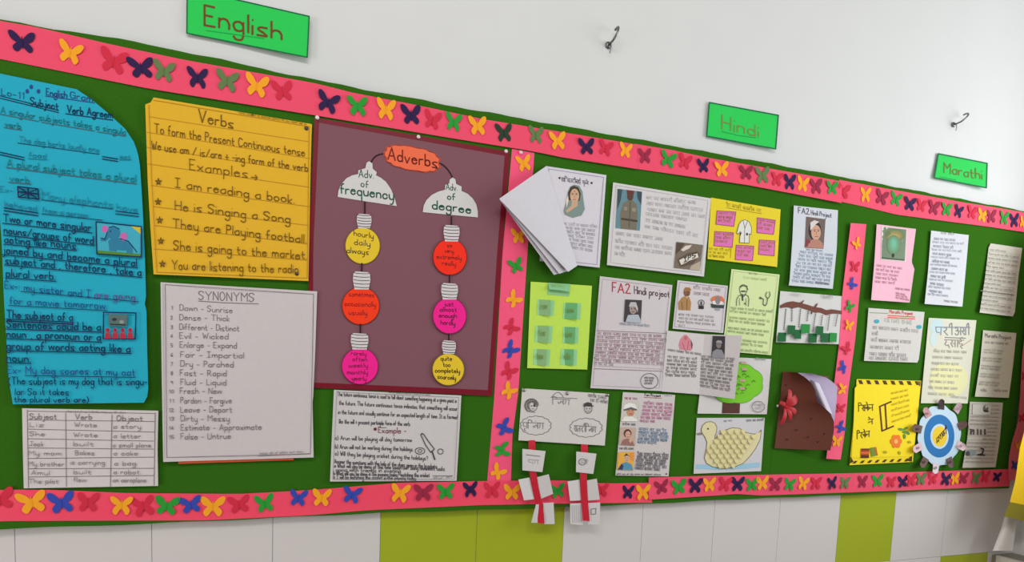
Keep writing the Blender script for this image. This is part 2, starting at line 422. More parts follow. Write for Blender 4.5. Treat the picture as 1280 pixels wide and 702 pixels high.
strip('bottom pink border strip, long left length running behind the hanging ribbon chart',
  [(-160, 619), (0, 611.8), (58, 611.6), (164, 616), (300, 617), (390, 612), (499, 603), (600, 601), (708, 600), (750, 604), (815, 603)],
  [(-160, 658), (0, 651), (94, 650.5), (258, 650), (390, 643.5), (456, 637.5), (600, 631), (705, 629), (812, 628), (815, 628)],
  [(0,624,'r'),(40,627.5,'y'),(77,628,'b'),(110,627.5,'r'),(152,631,'y'),(179,632,'r'),(208.6,632,'g'),(238.6,630.5,'b'),(266,632.7,'y'),(299,630,'r'),(331,629,'g'),(373,622,'b'),(402,622,'y'),
   (440,618,'b'),(500,616,'y'),(529,615,'d'),(557,614,'g'),(588,611,'n'),(615,612,'r'),(640,615,'y'),(697,613,'g'),(752,612,'r'),(785,615,'n'),(803.5,615,'y')], curl=(0,0,.003,0), col=(243, 73, 100))
strip('bottom pink border strip, middle length below the duck collage and brown booklet',
  [(811, 596.4), (900, 594), (954, 593), (1031, 591.7), (1067, 591)], [(811, 624.3), (900, 618.7), (921, 617), (950, 619), (1067, 615)],
  [(827,609,'d'),(848.5,608.6,'g'),(869,607,'n'),(886.5,605.5,'y'),(906,605,'r'),(922,605,'n'),(940,605.5,'g'),(953,604,'y'),(969,605,'d'),(987,605,'g'),(1004,604,'y'),(1020,603.5,'r'),(1040,603.5,'n'),(1056,603,'e')],
  base=.0255, curl=(.002,0,.003,0), col=(236, 78, 108))
strip('bottom pink border strip, right-hand end below the round wheel chart',
  [(1064, 591), (1140, 589.5), (1258, 586), (1264, 586)], [(1064, 615), (1140, 612.3), (1261.6, 607.5), (1262, 607.5)],
  [(1078,602,'d'),(1097,601,'g'),(1114,602,'r'),(1128.6,602,'n'),(1139,600,'r'),(1151,598.5,'e'),(1166,598.5,'r'),(1182,598.6,'n'),(1193.4,598.5,'y'),(1204,597.5,'d'),(1219.5,596.6,'e'),(1231,595.4,'r'),(1246,595.6,'n')],
  base=.0246, curl=(0,0,.003,0), col=(233, 80, 106))
strip('upright pink paper border strip beside the purple adverbs poster',
  [(640, 186), (628, 316), (617.5, 500), (608.8, 604)], [(668, 191), (657, 350), (648, 490), (640.5, 544), (638.7, 604)],
  [(655,204,'y',.3),(648,295,'y',.2),(645,332,'g',.4),(642,374,'y',-.9),(639,409,'r',-.8),(638,437,'b',-.9),(636,464,'r',-.6),(636,488.5,'y',-.8),(630,534,'b',-1.3),(627,562,'g',-1.2),(622,590,'y',-.5)],
  base=.0238, vert=True, wave=.0004, col=(243, 84, 122))
strip('wavy upright pink border strip between the brown booklet and the yellow flower card',
  [(1063.5, 278.6), (1053, 366), (1049, 430), (1043, 477), (1038, 535), (1032.8, 573)], [(1083, 280), (1074, 371), (1069, 425), (1060, 490), (1056, 540), (1050.8, 574)],
  [(1071,305,'y',.6),(1068.5,333.5,'r'),(1065,355,'b',-.7),(1062,383,'g',-.5),(1061,407,'y'),(1058.6,436,'r',.5),(1054.5,459,'b',-.4),(1053.5,486,'y',1.6),(1051,510,'r'),(1051,533.7,'b',-1),(1046,551.6,'y')],
  base=.0250, vert=True, wave=.0035, curl=(0,.006,.004,.006), col=(243, 90, 122))
strip('shiny upright pink border strip at the far right end beside the yellow curtain',
  [(1290, 300), (1283, 400), (1277.8, 447), (1275.6, 490), (1273, 526), (1264.6, 554), (1261.5, 571.5), (1260.7, 586), (1261, 600)],
  [(1312, 300), (1303, 400), (1297, 447), (1295, 490), (1292, 526), (1285, 554), (1282, 571.5), (1279, 586), (1277, 600)],
  [(1280,470,'r'),(1277,522,'r'),(1272,557,'y'),(1268,581,'b')], base=.030, vert=True, wave=.004, curl=(.004,.0,0,0), rough=.22, col=(243, 110, 132))

# ------------------------------------------------------------------ subject signs on the wall
SG = (38, 196, 80)
def sign(label, q, word, p0, p1, cap, inkc, wd, grow, ul):
    s = Sheet('subject_sign', label, 'sign', [q[0], q[3]], [q[1], q[2]], SG, .0035, (.001, .006, 0, .003), .0006, 'green subject signs above the board', main='card')
    d = ink(18, 95, 60)
    e = 1.0
    s.line([q[0], q[1]], e*1.6, d); s.line([q[1], q[2]], e*1.6, d); s.line([q[2], q[3]], e*1.6, d); s.line([q[3], q[0]], e*1.6, d)
    s.part('lettering', 'dark red hand lettering'); s.T(word, p0, p1, cap, ink(*inkc), wd, grow)
    s.sheet(); s.line(ul, .9, ink(30, 150, 70)); s.done()
sign('large green card sign reading English, on the wall above the yellow verbs poster', [(234, -14.5), (386.5, 20.4), (384, 71.5), (233.5, 41.4)], 'English', (256, 32), (353, 49), 25, (120, 48, 24), 3.0, -.22, [(258, 38), (330, 48)])
sign('green card sign with faded letters reading Hindi, on the wall right of centre', [(886.7, 128), (973, 144), (969.6, 186), (883.5, 170)], 'Hindi', (902.5, 161), (949, 171), 18, (120, 128, 62), 1.9, -.25, [(902, 164), (922, 169), (945, 172)])
sign('smallest green card sign reading Marathi, on the wall near the right end', [(1173, 192), (1234, 204), (1233, 234.6), (1168, 222)], 'Marathi', (1180, 215.5), (1228, 224), 12.5, (105, 100, 35), 1.7, -.05, [(1175, 221), (1195, 225)])

# ------------------------------------------------------------------ screw hooks in the wall
def hook(label, px, py, s, tilt):
    o = at(px, py, 0); r = bpy.data.objects.new('screw_hook', None); C.objects.link(r); r.location = o
    tag(r, label, 'hook', 'metal hooks in the wall'); m = mat((120, 120, 118), .35, 'metal')
    b = Buf(); b.tube([o, o+Vector((0, -.004, 0)), o+Vector((0, -.006, 0))], [.008*s, .008*s, .004*s], m, 12); b.build('collar', r, o, True)
    b = Buf(); pts = [o+Vector((0, -.004, 0)), o+Vector((0, -.018*s, 0))]
    for k in range(11):
        a = -math.pi/2+k/10*math.pi*1.15
        pts.append(o+Vector((tilt*(.017*s*(1+math.sin(a))), -.018*s-.016*s*math.cos(a), .017*s+.017*s*math.sin(a))))
    b.tube(pts, .0026*s, m, 8); b.build('hook_wire', r, o, True)
    b = Buf(); b.tube([o+Vector((0, -.012*s, 0)), o+Vector((.001, -.013*s, -.012*s)), o+Vector((0, -.012*s, -.022*s))], .0012*s, m, 6); b.build('wire_tail', r, o, True)
hook('grey metal screw hook high on the wall, left of the Hindi sign', 760, 57, 1.1, .35)
hook('small grey metal screw hook on the wall above the Marathi sign', 1191, 156, 1.0, .9)

# ------------------------------------------------------------------ English posters
NV = ink(12, 38, 78)
s = Sheet('grammar_poster', 'bright blue handwritten chart with a rounded corner, at the left end of the board', 'poster',
  [(-14, 89), (-8, 150), (-4, 220), (2, 300), (5, 376), (11, 475), (16, 505)],
  [(96, 111.5), (115, 124.5), (137, 143), (157, 161.5), (169, 180), (174, 198.6), (175.5, 215), (178, 255), (181, 318), (182.5, 372), (180, 377), (183, 384), (184, 440), (185.5, 494), (181, 497), (180, 503)],
  (28, 163, 188), .0262, (.002, .006, .003, .006), .0006, n=44, m=16)
TG, UB, PB = ink(20, 112, 118), ink(70, 95, 105), ink(38, 70, 130)
s.T('English', (58, 118.5), (84, 122.5), 8, PB, 1.6); s.T('Gram', (88, 122), (116, 127), 8, PB, 1.4); s.line([(57, 120), (118, 128.5)], 1.2, PB)
for p in ((34, 114), (39, 108.5), (48, 114)): s.ell(p[0], p[1], 2.2, 2.8, PB)
s.T('Lo-11', (2, 118), (30, 124), 8, PB, 1.1); s.T('Subject', (38, 130.5), (73, 137), 9, NV, 1.4); s.line([(0, 119.5), (73, 138)], 1.1, NV); s.line([(0, 122.5), (73, 140.5)], 1.1, NV)
s.T('Verb Agreem', (84, 140.5), (141, 147.5), 9, NV, 1.5); s.line([(82, 142), (141, 150)], 1.2, NV)
s.T('A singular subjects takes a singula', (1, 141), (157, 168.5), 8, TG, 1.1); s.line([(0, 142.5), (48, 151.5)], 1.1, UB); s.line([(52, 152.5), (118, 163.5)], 1.1, UB); s.line([(122, 164.5), (157, 170)], 1.1, UB)
s.T('verb', (6, 157.5), (26, 161), 7, TG, 1.1); s.line([(5, 159), (27, 162.5)], 1.1, UB)
s.T('The dog barks loudly one', (24, 177), (124, 190.5), 7, ink(28, 128, 150), .9); s.line([(22, 178.5), (124, 192.5)], .8, NV)
for d in (0, 3): s.line([(0, 190+d), (30, 196.7+d)], 1.2, NV); s.line([(128, 195.5+d), (147, 198.5+d)], 1.2, NV)
s.T('food', (36, 196), (58, 197.5), 6, ink(28, 128, 150), .9); s.line([(35, 198), (59, 199.5)], .8, TG); s.T('eat', (150, 198), (163, 198.5), 6, ink(28, 128, 150), .9); s.line([(149, 199.5), (164, 199.5)], .8, TG)
s.T('A plural subject takes a plural', (9, 207.5), (170, 227.5), 9, TG, 1.2); s.line([(8, 209), (170, 229.5)], 1.2, UB)
s.T('verb', (12, 226), (37, 229), 8, TG, 1.1); s.line([(11, 227.5), (38.6, 230)], 1.1, UB)
s.T('Ex-', (0, 239), (16, 241), 7, ink(28, 120, 150), .9)
s.T('Many elephants', (53, 248), (141, 259.5), 9, ink(26, 125, 148), 1); s.line([(52, 249.5), (141, 261)], .9, NV)
s.T('have', (146, 262), (172, 265), 8, ink(26, 125, 148), 1)
for d in (0, 3.4): s.line([(144.5, 263.5+d), (173, 267+d)], 1.1, NV); s.line([(5, 259.5+d), (47.5, 266+d)], 1.3, NV)
s.T('behaved', (6, 257.5), (46, 263.5), 7, ink(28, 120, 150), 1); s.T('from a person', (53, 265.5), (110, 272), 7, ink(28, 120, 150), 1); s.line([(52, 267), (128, 275)], .9, NV)
for tx, p, q in (('Two or more singular', (4.4, 276.7), (113.7, 288.8)), ('nouns/groups of word', (5, 291.5), (117, 304.5)), ('acting like nouns', (5.5, 303), (95, 311)),
                 ('joined by and become a plural', (3.6, 316), (171, 332.5)), ('subject and , therefore , take a', (6.6, 329), (176.6, 344.5)), ('plural verb.', (7.7, 345), (69, 349.5))):
    s.T(tx, p, q, 9.5, NV, 1.5); s.line([(p[0]-1, p[1]+2), (q[0]+1, q[1]+2)], 1.2, NV)
DB, PU = ink(30, 62, 135), ink(100, 70, 140)
s.T('Ex-: my sister and I', (6, 360), (113, 371.5), 9, DB, 1.2); s.T('are going', (118, 371.8), (169, 375), 9, PU, 1.2); s.line([(26, 364), (173, 377)], .9, NV)
s.T('for a movie tomorrow.', (12, 379.5), (134, 386), 9, DB, 1.2); s.line([(11, 381.5), (134, 388)], .9, NV)
for tx, p, q in (('The subject of a', (8.5, 396.5), (91, 400.5)), ('Sentences could be a', (8.5, 409), (126, 413)), ('noun , a pronoun or a', (8.5, 421), (126, 425.5)), ('group of words acting like a', (8.5, 436), (163, 439.5)), ('noun.', (8.5, 451), (38, 452))):
    s.T(tx, p, q, 9.5, NV, 1.6); s.line([(p[0]-1, p[1]+2), (q[0]+1, q[1]+2)], 1.3, NV)
s.line([(8, 401), (91, 405)], 1.6, NV)
s.T('Ex- My dog scares at my cat', (9.7, 466), (169, 469), 9, DB, 1.2); s.line([(31, 469), (169, 471.5)], .9, NV)
s.T('(The subject is my dog that is singu-', (11, 480), (184, 480.6), 9, NV, 1.3); s.T('lar So it takes', (19, 493), (86, 493.4), 8, NV, 1.2); s.T('the plural verb are)', (18, 502.3), (111, 502.6), 7, NV, 1.3)
s.part('flag_drawing', 'dark ink union flag drawing')
q = [(22, 233), (47.5, 236), (48.5, 249), (23, 246)]; s.loop(q, 1.6, NV); s.line([q[0], q[2]], 1.6, NV); s.line([q[1], q[3]], 1.6, NV); s.line([(35, 234.5), (35.5, 247.5)], 2.2, NV); s.line([(22.5, 239.5), (48, 242.5)], 2.2, NV)
s.part('elephant_drawing', 'framed drawing of a blue elephant with pink ears')
q = [(120, 277), (176.5, 283), (176.5, 321), (121, 317)]; s.quad(q, mat((60, 165, 185))); s.poly([(121, 312.5), (138, 314), (176.5, 317.5), (176.5, 321), (121, 317)], ink(84, 130, 44)); s.poly([(163, 282), (176.4, 283.4), (176.4, 293)], ink(200, 180, 50))
EB = ink(44, 120, 152)
s.ell(131, 286, 4, 4.5, ink(196, 95, 165)); s.ell(142, 291, 8.5, 8, EB); s.line([(136, 292), (133.5, 297), (131, 299.5), (127, 299)], 4.2, EB)
s.ell(150, 305, 15, 7.5, EB, .2); s.poly([(136, 300), (146, 300), (146, 314), (136.5, 313)], EB); s.poly([(157, 304), (165.5, 307), (166, 317), (158.5, 316.3)], EB); s.ell(154.5, 295.5, 4.5, 5.2, ink(190, 100, 165)); s.ell(138, 289, .9, .9, NV); s.line([(166, 308), (171, 315)], 1, NV)
s.line([(134, 290), (131, 299), (126, 297)], .9, NV); s.line([(136, 284), (142, 282.5), (149, 286)], .9, NV); s.line([(150, 298), (160, 301), (166, 308)], .9, NV); s.loop(q, 1.4, NV)
s.part('classroom_picture', 'framed picture of a screen above red figures')
q = [(129.5, 390), (170, 391), (169, 423.5), (129, 423)]; s.loop(q, 1.5, NV); s.quad([(136, 392.5), (159, 393), (158.5, 408), (136, 407)], ink(84, 108, 105)); s.ell(143, 399, 3, 2, ink(40, 52, 56)); s.ell(152, 402, 3, 2, ink(140, 148, 140)); s.line([(138, 405), (157, 406)], 1.4, ink(34, 40, 44))
for k in range(4):
    x = 134.5+k*9.4; s.ell(x, 412.5, 2.6, 3, ink(178, 42, 62)); s.poly([(x-3.6, 423), (x-3, 416), (x+3, 416), (x+3.8, 423)], ink(178, 42, 62)); s.line([(x-1, 411), (x+1, 413)], .8, NV)
s.done()

BR = ink(104, 74, 22)
s = Sheet('verbs_poster', 'yellow handwritten Verbs poster with ruled lines, beside the blue chart', 'poster',
  [(192, 121.7), (190.5, 126), (187, 129), (181.5, 130), (184.6, 225), (188, 285), (192, 342.6)], [(390, 155), (389.6, 165), (388.5, 200), (388, 225), (385.5, 351)], (219, 170, 38), .0262, (.003, .001, .002, .004), .0005, n=30, m=16)
RL = ink(176, 128, 30)
for p, q in (((186, 145.6), (386, 177)), ((183.5, 165), (387, 198)), ((183.5, 184), (385, 215)), ((185, 204.6), (386, 233.7)), ((189, 231.5), (386.5, 258)), ((192, 258), (385.6, 281.5)), ((193, 281.5), (384.6, 304.6)), ((193, 311), (384.6, 325)), ((196, 340), (384, 347.5)), ((192, 125), (386, 158))):
    s.line([p, q], .8, RL)
s.line([(186, 131), (189.6, 225), (196, 340)], .8, RL); s.line([(386.4, 158), (384, 347)], .8, RL)
s.T('Verbs', (248.4, 151.6), (292, 160), 16, BR, 1.6, -.25); s.scrawl((298, 141.5), (383, 156), 3.2, BR, .7, False); s.ell(315.5, 143.5, 1.2, 1.2, BR)
for tx, p, q, c in (('To form the Present Continuous tense', (193, 166), (381, 195), 11.5), ('We use am / is/are + -ing form of the verb', (189.4, 186), (385, 214), 10.5), ('Examples', (237, 212), (310, 222), 13)):
    s.T(tx, p, q, c, BR, 1.15, -.15)
s.T('>', (314, 224), (322, 225), 9, BR, 1.4)
for st, tx, p, q in (((198, 227), 'I am reading a book.', (219, 234), (368, 254)), ((197.6, 252), 'He is Singing a Song', (219, 261.5), (363, 278.5)), ((199.5, 275), 'They are Playing football.', (216, 284), (383, 303.5)), ((201, 301), 'She is going to the market.', (217, 311.5), (383.5, 323.7)), ((203, 329.6), 'You are listening to the radio', (215, 336), (373, 341))):
    s.T(tx, p, q, 11.5, BR, 1.25, -.1)
    for k in range(5):
        a = -1.57+k*1.2566*2; b_ = a+2.513
        s.line([(st[0]+4*math.cos(a), st[1]+4.4*math.sin(a)), (st[0]+4*math.cos(b_), st[1]+4.4*math.sin(b_))], .9, BR)
s.done()

GR = ink(112, 106, 108)
s = Sheet('synonyms_poster', 'white SYNONYMS list poster with a pencil border, below the yellow verbs poster', 'poster',
  [(200.7, 352.5), (202, 460), (204, 577)], [(396.5, 364), (394, 440), (391.5, 496), (390.6, 499), (392, 571.4)], (198, 190, 190), .0285, (.003, .003, 0, .003), .0005, n=30, m=16)
s.part('backing_sheet', 'thin orange red sheet peeking out below'); s.loft([(222, 570), (223, 579.3)], [(368, 566), (367, 574.6)], mat((205, 80, 50)), 4, 12, .0003, -.003); s.sheet()
fq = [(206.5, 355.5), (392, 367.5), (388, 567), (208.5, 571.5)]; s.loop(fq, .7, GR); s.line([(203.8, 355), (206, 573)], .5, ink(165, 160, 160))
s.T('SYNONYMS', (248.4, 374), (318, 377), 10.5, GR, 1.2); s.line([(248, 376), (280, 378.2), (323, 379.6)], .9, GR)
for k, (tx, p, q) in enumerate((('Dawn - Sunrise', (224.8, 387.5), (290.6, 391)), ('Dense - Thick', (224.5, 399.6), (287, 401)), ('Different - Distinct', (224.5, 411.5), (299, 413.6)), ('Evil - Wicked', (224.5, 422.7), (285.5, 423.5)),
  ('Enlarge - Expand', (225, 434), (296, 435)), ('Fair - Impartial', (225.6, 446), (305, 447.5)), ('Dry - Parched', (225.6, 457.7), (292, 458.6)), ('Fast - Rapid', (225, 469), (283.3, 469.8)), ('Fluid - Liquid', (225.8, 480.5), (282.8, 481)),
  ('Fresh - New', (225, 491.7), (277.4, 491.7)), ('Pardon - Forgive', (225.8, 503.6), (289.5, 503.6)), ('Leave - Deport', (225.8, 515), (290, 515)), ('Dirty - Messy', (226, 526), (287, 526)), ('Estimate - Approximate', (226, 537.4), (327, 536.5)), ('False - Untrue', (226, 548.6), (288.5, 548)))):
    s.T(tx, p, q, 7.2, GR, .9)
    n_ = str(k+1); x = 213.5-(2.5 if k > 8 else 0); s.T(n_, (x, p[1]-.8), (x+(2.5 if k < 9 else 6.5), p[1]-.8), 4.2, GR, .8)
s.scrawl((325, 567.5), (379, 565), 3.4, ink(95, 88, 90), .7, False); s.line([(323, 569.5), (387, 566.5)], .5, GR)
s.done()

s = Sheet('sentence_table', 'white sheet with a hand-ruled Subject Verb Object table, below the blue chart', 'table chart', [(27.6, 510), (28.5, 560), (29.7, 610)], [(198, 513), (197, 560), (197.6, 607)], (204, 196, 194), .0262, (.003, .002, 0, .002), .0005)
for p, q in (((35, 513.5), (193.8, 516.5)), ((35, 524.5), (193, 526.5)), ((35, 536), (192.6, 539.7)), ((35, 548), (192, 551)), ((35.6, 559.5), (192, 561)), ((35.6, 572.7), (192, 571)), ((35.6, 585.5), (192, 585)), ((35.6, 595.8), (192, 594)),
             ((34, 512), (35.6, 609)), ((194, 516), (192.6, 606)), ((82, 516), (83, 607.7)), ((140, 518), (138, 607.7))): s.line([p, q], .8, GR)
s.scrawl((83, 515), (157, 516.5), 3.4, GR, .7, False)
G2 = ink(128, 122, 122)
s.T('Subject', (37, 523), (70.7, 523.6), 6.5, GR, 1); s.T('Verb', (94, 523.4), (115, 524), 6.5, GR, 1); s.T('Object', (146, 525.4), (178.5, 526), 6.5, GR, 1)
for tx, x, y, x2 in (('Liz', 37, 533, 55), ('Wrote', 93, 533, 121), ('a story.', 142, 535, 178), ('She', 37, 544.5, 56), ('Wrote', 92, 545.5, 122), ('a letter.', 142, 547, 178), ('Jack', 36.5, 557, 54), ('built', 92, 557, 117), ('a small plane.', 141, 558.5, 190),
  ('My mom', 36, 568.5, 77), ('Bakes', 94, 568, 118), ('a cake.', 142, 568.5, 174), ('My brother', 36, 582, 80), ('is carrying', 88, 580, 131), ('a bag.', 143, 581, 172), ('Amul', 39, 593, 62), ('built', 92, 592, 114), ('a robot.', 142, 592, 176), ('The pilot', 36, 603.5, 73), ('flew', 92, 601.5, 108), ('an aeroplane.', 141, 602, 184)):
    s.T(tx, (x, y), (x2, y+.3), 5.4, G2, .85)
s.done()

# ------------------------------------------------------------------ the purple adverbs poster
s = Sheet('adverbs_poster', 'purple Adverbs poster with paper lamps and bulbs, edged in dark red tape', 'poster', [(393, 146.5), (386, 310), (386, 484)], [(637.5, 189.5), (628, 310), (615, 494.5)], (124, 80, 89), .0245, (.001, .001, .001, .002), .0005, n=26, m=22)
s.part('tape_edging', 'glossy dark red tape edging'); tp = mat((116, 18, 36), .4, 'paper', .2)
z = s.up()
s.loft([(393, 146.5), (637.5, 189.5)], [(393, 152), (637, 195.5)], tp, 20, 2, 0, z); s.loft([(386, 477.5), (615.3, 487.5)], [(386, 484), (615, 494.5)], tp, 20, 2, 0, z)
s.loft([(393, 146.5), (386, 310), (386, 484)], [(399, 147.5), (391.5, 310), (391, 484)], tp, 20, 2, 0, z); s.loft([(631.5, 188.5), (622, 310), (609.5, 494.5)], [(637.5, 189.5), (628, 310), (615, 494.5)], tp, 20, 2, 0, z)
s.sheet(); DK = ink(52, 24, 34)
def bez(a, b, c, n=10): return [((1-t)**2*a[0]+2*t*(1-t)*b[0]+t*t*c[0], (1-t)**2*a[1]+2*t*(1-t)*b[1]+t*t*c[1]) for t in [i/n for i in range(n+1)]]
s.part('wire', 'dark drawn lamp wire'); s.line(bez((480, 192), (467, 193), (463.5, 204)), 1.8, DK)
s.part('wire', 'dark drawn lamp wire'); s.line(bez((548, 203), (560, 208), (566, 223)), 1.8, DK)
s.z = .0011
s.part('cloud_heading', 'orange paper cloud reading Adverbs')
cl = []
for k in range(96):
    t = 6.28318*k/96; rr = 1+.07*abs(math.sin(6.5*t)); x, y = 33.5*rr*math.copysign(abs(math.cos(t))**.75, math.cos(t)), 14.6*rr*math.copysign(abs(math.sin(t))**.75, math.sin(t))
    cl.append((515.3+x, 198+y+x*.17))
s.poly(cl, mat((232, 106, 70))); s.loop([(515.3+(p[0]-515.3)*.97, 198+(p[1]-198)*.96) for p in cl], 1.0, ink(150, 50, 40)); s.T('Adverbs', (485, 199.5), (547, 209.5), 15, ink(112, 32, 26), 2.0, -.1)
def shade(cx, pts, words):
    s.part('lamp_shade', 'white paper lamp shade with green lettering'); s.poly(pts, mat((204, 201, 197)))
    for tx, p, q, c, wd in words: s.T(tx, p, q, c, ink(30, 92, 72), wd)
def cpx(l): return [(410+x*.2706, 160+y*.2706) for x, y in l]
sh1 = cpx([(178, 160), (190, 153), (205, 163), (207, 188), (225, 203), (222, 218), (245, 230), (268, 248), (290, 280), (306, 318), (318, 360), (180, 339), (45, 318), (48, 290), (60, 260), (85, 232), (112, 218), (140, 212), (140, 195), (173, 185)])
shade(0, sh1, (('Adv.', (448.6, 221.5), (467, 222.5), 9.5, 1.3), ('of', (451.2, 233), (460.5, 234.5), 8.5, 1.3), ('frequency', (425.5, 241), (492.5, 249.5), 12, 1.9)))
sh2 = cpx([(562, 238), (575, 228), (588, 236), (592, 258), (617, 270), (617, 290), (645, 303), (668, 324), (685, 352), (692, 385), (692, 412), (560, 400), (438, 388), (442, 358), (455, 332), (480, 308), (510, 293), (540, 285), (542, 262), (560, 255)])
shade(0, sh2, (('Adv.', (557.5, 236.7), (571.5, 238.2), 8, 1.1), ('of', (559.4, 248.5), (569, 249.7), 8, 1.4), ('degree', (540.5, 260.5), (589, 266.3), 10.5, 1.9)))
def bulb(cx, cy, rx, ry, sq, col, name, words, stem, inkc):
    s.part('lamp_cord', 'dark drawn lamp cord'); s.line([stem[0], stem[1]], 2.0, DK)
    s.part('bulb', name); s.ell(cx, cy, rx+.9, ry+.9, ink(*[int(q*.55) for q in col]), n=36); s.ell(cx, cy, rx, ry, mat(col), n=36)
    for tx, p, q, c in words: s.T(tx, p, q, c, ink(*inkc), 1.05)
    s.part('bulb_socket', 'white paper bulb screw with black thread lines'); x0, x1, y0, y1 = sq
    w4 = (x1-x0)*.12; s.poly([(x0+w4, y0), (x1-w4, y0+1), (x1, y0+3), (x1+.5, (y0+y1)/2), (x1-w4*.6, y1), (x0+w4*.6, y1), (x0-.5, (y0+y1)/2), (x0, y0+2.5)], mat((206, 200, 200)))
    for k in range(5):
        y = y0+(k+.55)*(y1-y0)/5.2; s.line(bez((x0+.5, y-.7), ((x0+x1)/2, y+1.2), (x1-.5, y+.3), 5), .8, ink(60, 50, 56))
yb, rb, mb, ob = (222, 188, 42), (250, 44, 20), (236, 28, 138), (252, 56, 16)
bulb(453.3, 307, 21.3, 22.3, (446.5, 464, 267, 285), yb, 'yellow paper bulb', (('hourly', (442.5, 294), (467, 298), 7), ('daily', (443, 305.5), (463, 307.5), 7), ('always', (433.5, 315.5), (461, 318), 7)), ((456, 252), (456, 268)), (70, 55, 30))
bulb(451, 382, 22.8, 23, (441.7, 462.5, 339, 361.5), ob, 'orange red paper bulb beside the magenta one', (('sometimes', (436, 370), (468, 371), 6), ('occasionally', (431, 382), (470, 383), 6), ('usually', (436, 393), (459, 393.5), 6)), ((452.3, 329), (452, 340)), (180, 30, 30))
bulb(450, 457.4, 22.3, 22.2, (439, 460, 416, 436.5), mb, 'magenta paper bulb on the left cord', (('rarely', (439, 443.5), (458, 444.5), 5.5), ('often', (441, 451), (459, 451.8), 5.5), ('weekly', (436, 459), (460, 459), 5.5), ('monthly', (434, 467.5), (460, 467.5), 5.5), ('yearly', (440, 475), (458, 475.3), 5.5)), ((450.5, 405), (450.3, 417)), (150, 20, 80))
bulb(562.4, 321, 20.6, 22, (555, 574, 281, 301.5), rb, 'bright red paper bulb on the right cord', (('so', (559, 308.5), (565, 309), 5), ('very', (556, 315.3), (567, 316), 5), ('extremely', (546, 323), (577, 324.5), 5.5), ('really', (553, 331), (570, 332), 5.5)), ((564.2, 270.5), (564.2, 281)), (170, 30, 25))
bulb(562, 394.4, 20.5, 22, (552, 572, 353.5, 374), mb, 'magenta paper bulb on the right cord', (('just', (555, 382), (567, 382.5), 5.5), ('almost', (550, 389), (571, 389.5), 5.5), ('enough', (549, 396.5), (571, 397), 5.5), ('hardly', (551, 405), (569, 406.5), 5.5)), ((561.8, 343.5), (561.8, 354)), (105, 22, 60))
bulb(560.4, 461.5, 19.4, 19.4, (553, 569.4, 425, 442), yb, 'lowest yellow paper bulb', (('quite', (551, 450), (565, 450.5), 5.5), ('too', (554, 458), (563, 458.3), 5.5), ('completely', (544, 465), (575, 466), 5.5), ('scarcely', (547, 473), (570, 474.5), 5.5)), ((561, 417), (561, 426)), (70, 50, 30))
s.done()

BK = ink(66, 62, 66)
s = Sheet('tense_sheet', 'white closely handwritten future tense sheet with a knife sketch, below the purple poster', 'paper', [(417.4, 487), (415, 540), (412.5, 601.5)], [(576.7, 494), (574, 545), (570.7, 600.5)], (200, 194, 193), .0265, (.002, .003, 0, .002), .0005)
fq = [(421, 489.5), (573.5, 496.5), (568, 598.5), (416, 599)]; s.loop(fq, .6, ink(150, 146, 148)); s.scrawl((486, 491), (538, 494), 2.2, BK, .5, False)
for tx, p, q in (('The future continuous tense is used to tell about something happening at a given point in', (422, 494.5), (571, 503)), ('the future. The future continuous tense indicates that something will occur', (424, 505.5), (572, 513)), ('in the future and usually continue for an expected length of time. It is formed', (423, 517), (572, 523.5)), ('like the will + present participle form of the verb.', (424, 528.8), (513, 532)),
  ('a) Arun will be playing all day tomorrow', (419, 549.3), (515, 552)), ('b) Arun will not be working during the holidays', (419, 560), (516, 563.5)), ('c) Will they be playing cricket during the holidays?', (419, 568.5), (535, 575)),
  ('Answer the questions with the help of the clues given in the brackets', (418, 578.5), (546, 585)), ('a What will you be doing at this time tomorrow? being homework tasks', (418, 584), (556, 588)), ('going with friends in evening', (420, 589), (501, 590.5)), ('b What will you be doing in the evening today? watching the cricket', (417, 593.5), (537, 596)), ('c I will be watching the cricket in the evening today', (417, 598), (520, 600))):
    s.T(tx, p, q, 5.2, BK, .8)
s.T('Example -', (473, 540.5), (508, 541.3), 7, ink(110, 55, 60), .9); s.ell(469, 536, 2, 2, ink(110, 45, 55)); s.line([(474, 534), (483, 534.2)], .7, ink(110, 55, 60))
s.scrawl((542, 598), (565, 597), 4, BK, .7, False); s.line([(541, 594.5), (566, 594.5)], .6, BK)
s.part('knife_drawing', 'ink outline of a knife'); s.loop([(526, 543), (527.5, 541.3), (529.5, 542.5), (536, 552), (543, 561), (538.3, 565), (532, 556)], 1.1, BK); s.line([(540.2, 564), (543.5, 574)], 1.7, BK)
s.sheet(); s.oval(525, 563.3, 6, 4, .8, BK); s.oval(525, 563.3, 2.4, 1.8, .7, BK); s.oval(550.6, 564, 3.4, 3.2, .8, BK)
s.done()

